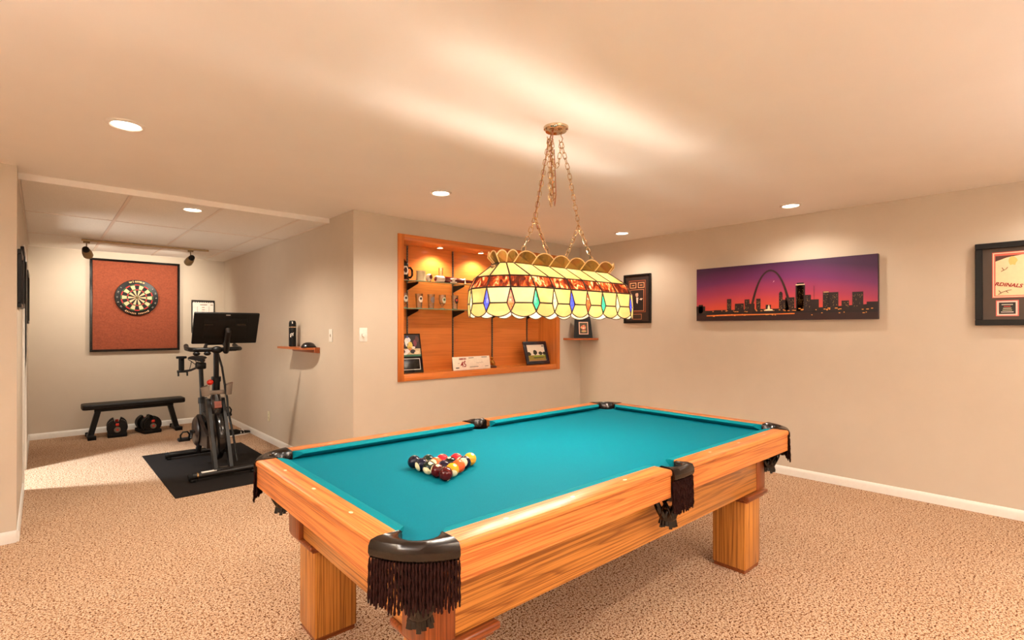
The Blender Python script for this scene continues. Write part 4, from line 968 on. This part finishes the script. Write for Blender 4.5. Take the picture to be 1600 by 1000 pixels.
# dumbbell holder behind the saddle
m = M()
m.tube([(bxc - .05, 6.16, .97), (bxc - .08, 6.30, .935), (bxc - .13, 6.34, .925)], .012, 8); m.tube([(bxc - .05, 6.16, .99), (bxc - .08, 6.26, 1.03), (bxc - .10, 6.32, 1.05)], .004, 6); m.tube([(bxc - .08, 6.26, 1.03), (bxc - .09, 6.3, .94)], .004, 6)
m.tube([(bxc - .195, 6.34, .925), (bxc - .10, 6.34, .925)], .014, 8)
for x in (bxc - .185, bxc - .105): m.tube([(x, 6.34, .925), (x, 6.33, .875)], .009, 6, caps=True)
hd = bp(m, 'weight_holder', black_m)
bp(M().cyl((bxc - .155, 6.35, .93), (bxc - .155, 6.35, 1.06), .026), 'hand_weight', blackmat_m, hd); bp(M().lathe([(.0001, 0), (.046, 0), (.05, .012), (.046, .024), (.0001, .026)], 20, (bxc - .155, 6.35, 1.06)), 'weight_head', blackmat_m, hd)
# cranks and pedals
m = M().cyl((bxc - .14, 6.02, .33), (bxc + .14, 6.02, .33), .018); ck = bp(m, 'crank_axle', dgrey_m)
for s in (-1, 1):
    x = bxc + s * .125
    p0 = Vector((x, 6.02, .33)); p1 = p0 + Vector((s * .012, -s * .0 - .02 * 0, -.06)) if False else p0 + Vector((s * .02, .05 * s, -.06 if s < 0 else .13))
    bp(M().tube([p0, p1], .014, 8, sq=(1.2, .8)), 'crank_arm', dgrey_m, ck)
    pc = p1 + Vector((s * .055, 0, 0)); bp(M().box(pc - Vector((.05, .045, .014)), pc + Vector((.05, .045, .014)), .008), 'pedal', blackmat_m, ck)
    bp(M().tube([pc + Vector((-.035, -.04, .01)), pc + Vector((-.038, -.06, .055)), pc + Vector((-.02, -.068, .085)), pc + Vector((.02, -.068, .085)), pc + Vector((.038, -.06, .055)), pc + Vector((.035, -.04, .01))], .008, 7), 'toe_cage', black_m, ck)
# handlebar post, knob, tray
bp(M().tube([(bxc + .004, 5.61, .72), (bxc + .004, 5.60, .90)], .034, 14), 'head_tube', black_m); bp(M().tube([(bxc + .004, 5.60, .86), (bxc - .004, 5.565, 1.16)], .024, 14), 'handlebar_post', black_m)
bp(M().cyl((bxc + .004, 5.602, .865), (bxc + .004, 5.598, .91), .042), 'post_clamp', black_m)
bp(M().ball((bxc - .055, 5.57, .862), .030, 16, 10, (1, .8, .9)), 'resistance_knob', redp_m); bp(M().cyl((bxc - .03, 5.585, .865), (bxc, 5.60, .87), .010), 'knob_stem', black_m)
for s in (-1, 1):
    m = M(); rr_ = []
    for k in range(6):
        a = R(-100 + 200 * k / 5); c = Vector((bxc + s * .080, 5.555, .79))
        rr_.append([c + Vector((s * .048 * cos(a) * (1 + .25 * h), -.045 * sin(a), -.055 + .10 * h + .02 * s * cos(a) * h)) for h in (0, .5, 1)])
    m.loft(rr_, caps=False, closed=False)
    for v in list(m.bm.verts): pass
    bp(m, 'bottle_cage', grey_m); 
bp(M().box((bxc - .07, 5.56, .74), (bxc + .07, 5.60, .78), .008), 'cage_bracket', grey_m)
HZ = 1.185
hb = M(); hb.tube([(bxc - .20, 5.565, HZ - .01), (bxc + .17, 5.565, HZ - .01)], .019, 12)
hb.tube([(bxc - .02, 5.565, HZ - .01), (bxc - .17, 5.56, HZ - .008), (bxc - .212, 5.60, HZ - .006), (bxc - .222, 5.72, HZ), (bxc - .212, 5.80, HZ + .025)], .021, 12)
hb.tube([(bxc + .02, 5.565, HZ - .01), (bxc + .17, 5.56, HZ - .005), (bxc + .212, 5.60, HZ - .006), (bxc + .222, 5.72, HZ), (bxc + .212, 5.80, HZ + .025)], .021, 12)
hb.tube([(bxc - .10, 5.565, HZ), (bxc - .07, 5.64, HZ + .05), (bxc + .07, 5.64, HZ + .05), (bxc + .10, 5.565, HZ)], .018, 10)
hbo = bp(hb, 'handlebar', black_m); bp(M().ball((bxc, 5.555, HZ - .012), .040, 16, 10, (1.3, .9, .9)), 'handlebar_clamp', black_m, hbo)
for s in (-1, 1): bp(M().ball((bxc - .06 + s * .11 if s < 0 else bxc - .06 - .02, 5.56, HZ - .045), .026, 12, 8, (1.2, .8, .8)), 'cable_housing', black_m, hbo)
bp(M().tube([(bxc + .02, 5.60, HZ - .05), (bxc + .05, 5.58, 1.0), (bxc + .065, 5.56, .86), (bxc + .085, 5.54, .70), (bxc + .085, 5.50, .58), (bxc + .11, 5.42, .35), (bxc + .125, 5.34, .12)], .010, 8), 'cable', black_m)
# screen: leans back towards the rider; bracket and arm
tl = math.atan2(.125, .285)
ms = Matrix.Translation((1.293, 5.39, 1.383)) @ Matrix.Rotation(tl, 4, 'X')
m = M().box((-.277, -.012, -.158), (.277, .014, .158), .010, 3); m.box((-.19, -.0165, -.10), (.17, -.010, .10), .004, 2)
for v in m.bm.verts: v.co = ms @ v.co
so = bp(m, 'screen_housing', plain('screen_back_black', lin(12, 10, 9), .45, spec=.22), smooth=30)
m = M().box((-.265, .0135, -.146), (.265, .0150, .146))
for v in m.bm.verts: v.co = ms @ v.co
bp(m, 'display', blackg_m, so, 0)
m = M().box((-.018, -.0135, .134), (.018, -.0115, .142))
for v in m.bm.verts: v.co = ms @ v.co
bp(m, 'logo_mark', print_m(190, 182, 172), so, 0)
m = M()
for x0 in (-.19, .08): m.box((x0, -.0174, .035), (x0 + .075, -.0164, .05))
for v in m.bm.verts: v.co = ms @ v.co
bp(m, 'vent_slots', blackg_m, so, 0)
bp(M().tube([(1.325, 5.545, HZ - .03), (1.318, 5.49, HZ), (1.300, 5.405, 1.26), (1.298, 5.345, 1.35), (1.297, 5.36, 1.375)], [.026, .028, .026, .026, .022], 12), 'screen_arm', plain('screen_arm_metal', lin(24, 19, 17), .4, spec=.3), so)
# shoes
for i, (x, y, rz, lb) in enumerate(((1.80, 7.42, R(-62), 'black cycling shoe lying on the carpet behind the bike'), (1.90, 7.26, R(-70), 'black shoe with white stripes lying on the carpet by the baseboard'))):
    s = thing('cycling_shoe', lb, 'shoe', (x, y, 0), rz, 'pair of shoes')
    rg = []
    for u, w_, h in ((-.14, .020, .05), (-.13, .034, .085), (-.06, .036, .085), (0, .038, .062), (.07, .046, .048), (.12, .040, .038), (.145, .015, .028)):
        rg.append([(w_ * cos(a), u, max(.008, .012 + (h - .012) * (.5 + .5 * sin(a)))) for a in [2 * pi * k / 12 for k in range(12)]])
    M().loft(rg).obj('upper', black_m, s)
    M().loft([[(w_ * cos(a) * 1.05, u, .012 * (1 if sin(a) > 0 else 0)) for a in [R(30), R(150), R(210), R(330)]] for u, w_ in ((-.14, .03), (-.05, .036), (.07, .048), (.14, .02))]).obj('sole', white_m if i else blackmat_m, s, 0)
    if i:
        for u in (-.01, .03): M().tube([(-.040, u, .022), (-.028, u, .05), (0, u, .064), (.028, u, .05), (.040, u, .022)], .006, 6).obj('stripe', white_m, s)

# ---------------------------------------------------------------- wall shelf with bottle
t = thing('wall_shelf', 'small curved wooden shelf on the wall beside the exercise bike', 'shelf', (XS, 5.38, 1.168))
pts = [(0, -.36), (-.05, -.36), (-.115, -.31), (-.155, -.20), (-.175, -.02), (-.18, .16), (-.182, .33), (-.17, .345), (0, .345)]
M().prism([(x - .0005, y, 0) for x, y in pts], (0, 0, .022)).obj('shelf_board', shelf_w, t)
M().box((-.022, -.355, -.034), (-.0005, .34, .0), .002).obj('back_strip', shelf_w, t)
M().box((-.055, -.355, -.030), (-.022, -.335, 0), .002).obj('end_block', shelf_w, t)
t = thing('sports_bottle', 'tall black sports bottle with a white logo on the wall shelf', 'bottle', (1.960, 5.55, 1.1902))
M().lathe([(.0001, 0), (.034, 0), (.037, .004), (.037, .198), (.0001, .198)], 28).obj('body', plain('bottle_black', lin(9, 8, 8), .4, spec=.3), t)
M().lathe([(.0365, .198), (.0375, .200), (.0375, .206), (.0365, .208)], 28, caps=False).obj('steel_band', chrome_m, t)
M().lathe([(.0365, .208), (.036, .245), (.032, .262), (.026, .272), (.0001, .273)], 28).obj('cap', plain('bottle_black', lin(9, 8, 8), .4, spec=.3), t)
def on_cyl(u, v, r=.0374, a0=R(-112)): a = a0 + u / r; return (r * cos(a), r * sin(a), v)
m = M()
m.tube([on_cyl(-.006 + .0135 * cos(a), .122 + .0145 * sin(a)) for a in [R(-60 + 290 * k / 16) for k in range(17)]], .0030, 6); m.tube([on_cyl(-.012, .098), on_cyl(-.015, .106), on_cyl(-.012, .114), on_cyl(-.004, .124), on_cyl(-.001, .128)], .0028, 6); m.tube([on_cyl(.006, .134), on_cyl(.011, .145)], .0028, 6); m.tube([on_cyl(-.020, .112), on_cyl(-.019, .096)], .0026, 6)
m.obj('logo', white_m, t)
m = M(); m.box((-.004, -.0385, .240), (.004, -.034, .262), .001)
for v in m.bm.verts: v.co = Matrix.Rotation(R(-20), 4, 'Z') @ v.co
m.obj('cap_button', white_m, t)
t = thing('domed_speaker', 'small black domed gadget beside the bottle on the wall shelf', 'gadget', (1.965, 5.125, 1.1902))
M().lathe([(.0001, 0), (.066, 0), (.070, .006), (.064, .022), (.048, .040), (.025, .050), (.0001, .052)], 28).obj('dome', plain('dome_black', lin(34, 26, 26), .25), t); M().lathe([(.064, .0), (.0715, .003), (.0715, .009), (.066, .012)], 28, caps=False).obj('base_ring', blackmat_m, t)

# ---------------------------------------------------------------- switches and outlet
def plate(name, lb, cat, loc, rz, w_, h, mat, kind):
    t = thing(name, lb, cat, loc, rz)
    M().box((-w_ / 2, -.006, -h / 2), (w_ / 2, 0, h / 2), .0025, 2).obj('cover_plate', mat, t)
    if kind == 'toggle':
        M().box((-.006, -.0075, -.013), (.006, -.005, .013)).obj('toggle_slot', print_m(120, 96, 74), t, 0); M().cbox((0, -.011, .004), (.008, .014, .010), Matrix.Rotation(R(25), 3, 'X'), .002).obj('toggle', whitep_m, t)
    if kind == 'dimmer':
        M().cyl((0, -.006, 0), (0, -.022, 0), .019, .017, 24).obj('dimmer_knob', whitep_m, t)
    if kind == 'outlet':
        for z in (-.019, .019):
            M().box((-.015, -.0075, z - .013), (.015, -.005, z + .013), .004).obj('receptacle', mat, t)
            for x in (-.006, .006): M().box((x - .0012, -.0082, z - .003), (x + .0012, -.007, z + .006)).obj('slot', black_m, t, 0)
    for z in ((-.045, .045) if kind != 'outlet' else (0,)): M().cyl((0, -.006, z), (0, -.0072, z), .0028, seg=8).obj('screw', mat, t)
plate('light_switch', 'white toggle light switch on the wall past the wooden shelf', 'switch', (XS - .0005, 4.757, 1.312), R(-90), .078, .124, whitep_m, 'toggle')
plate('dimmer_switch', 'white round-knob dimmer switch beside the display niche', 'switch', (2.132, YB - .0005, 1.323), 0, .078, .124, whitep_m, 'dimmer')
plate('wall_outlet', 'cream wall outlet low on the wall behind the bike', 'outlet', (XS - .0005, 6.56, .310), R(-90), .075, .120, cream_m, 'outlet')
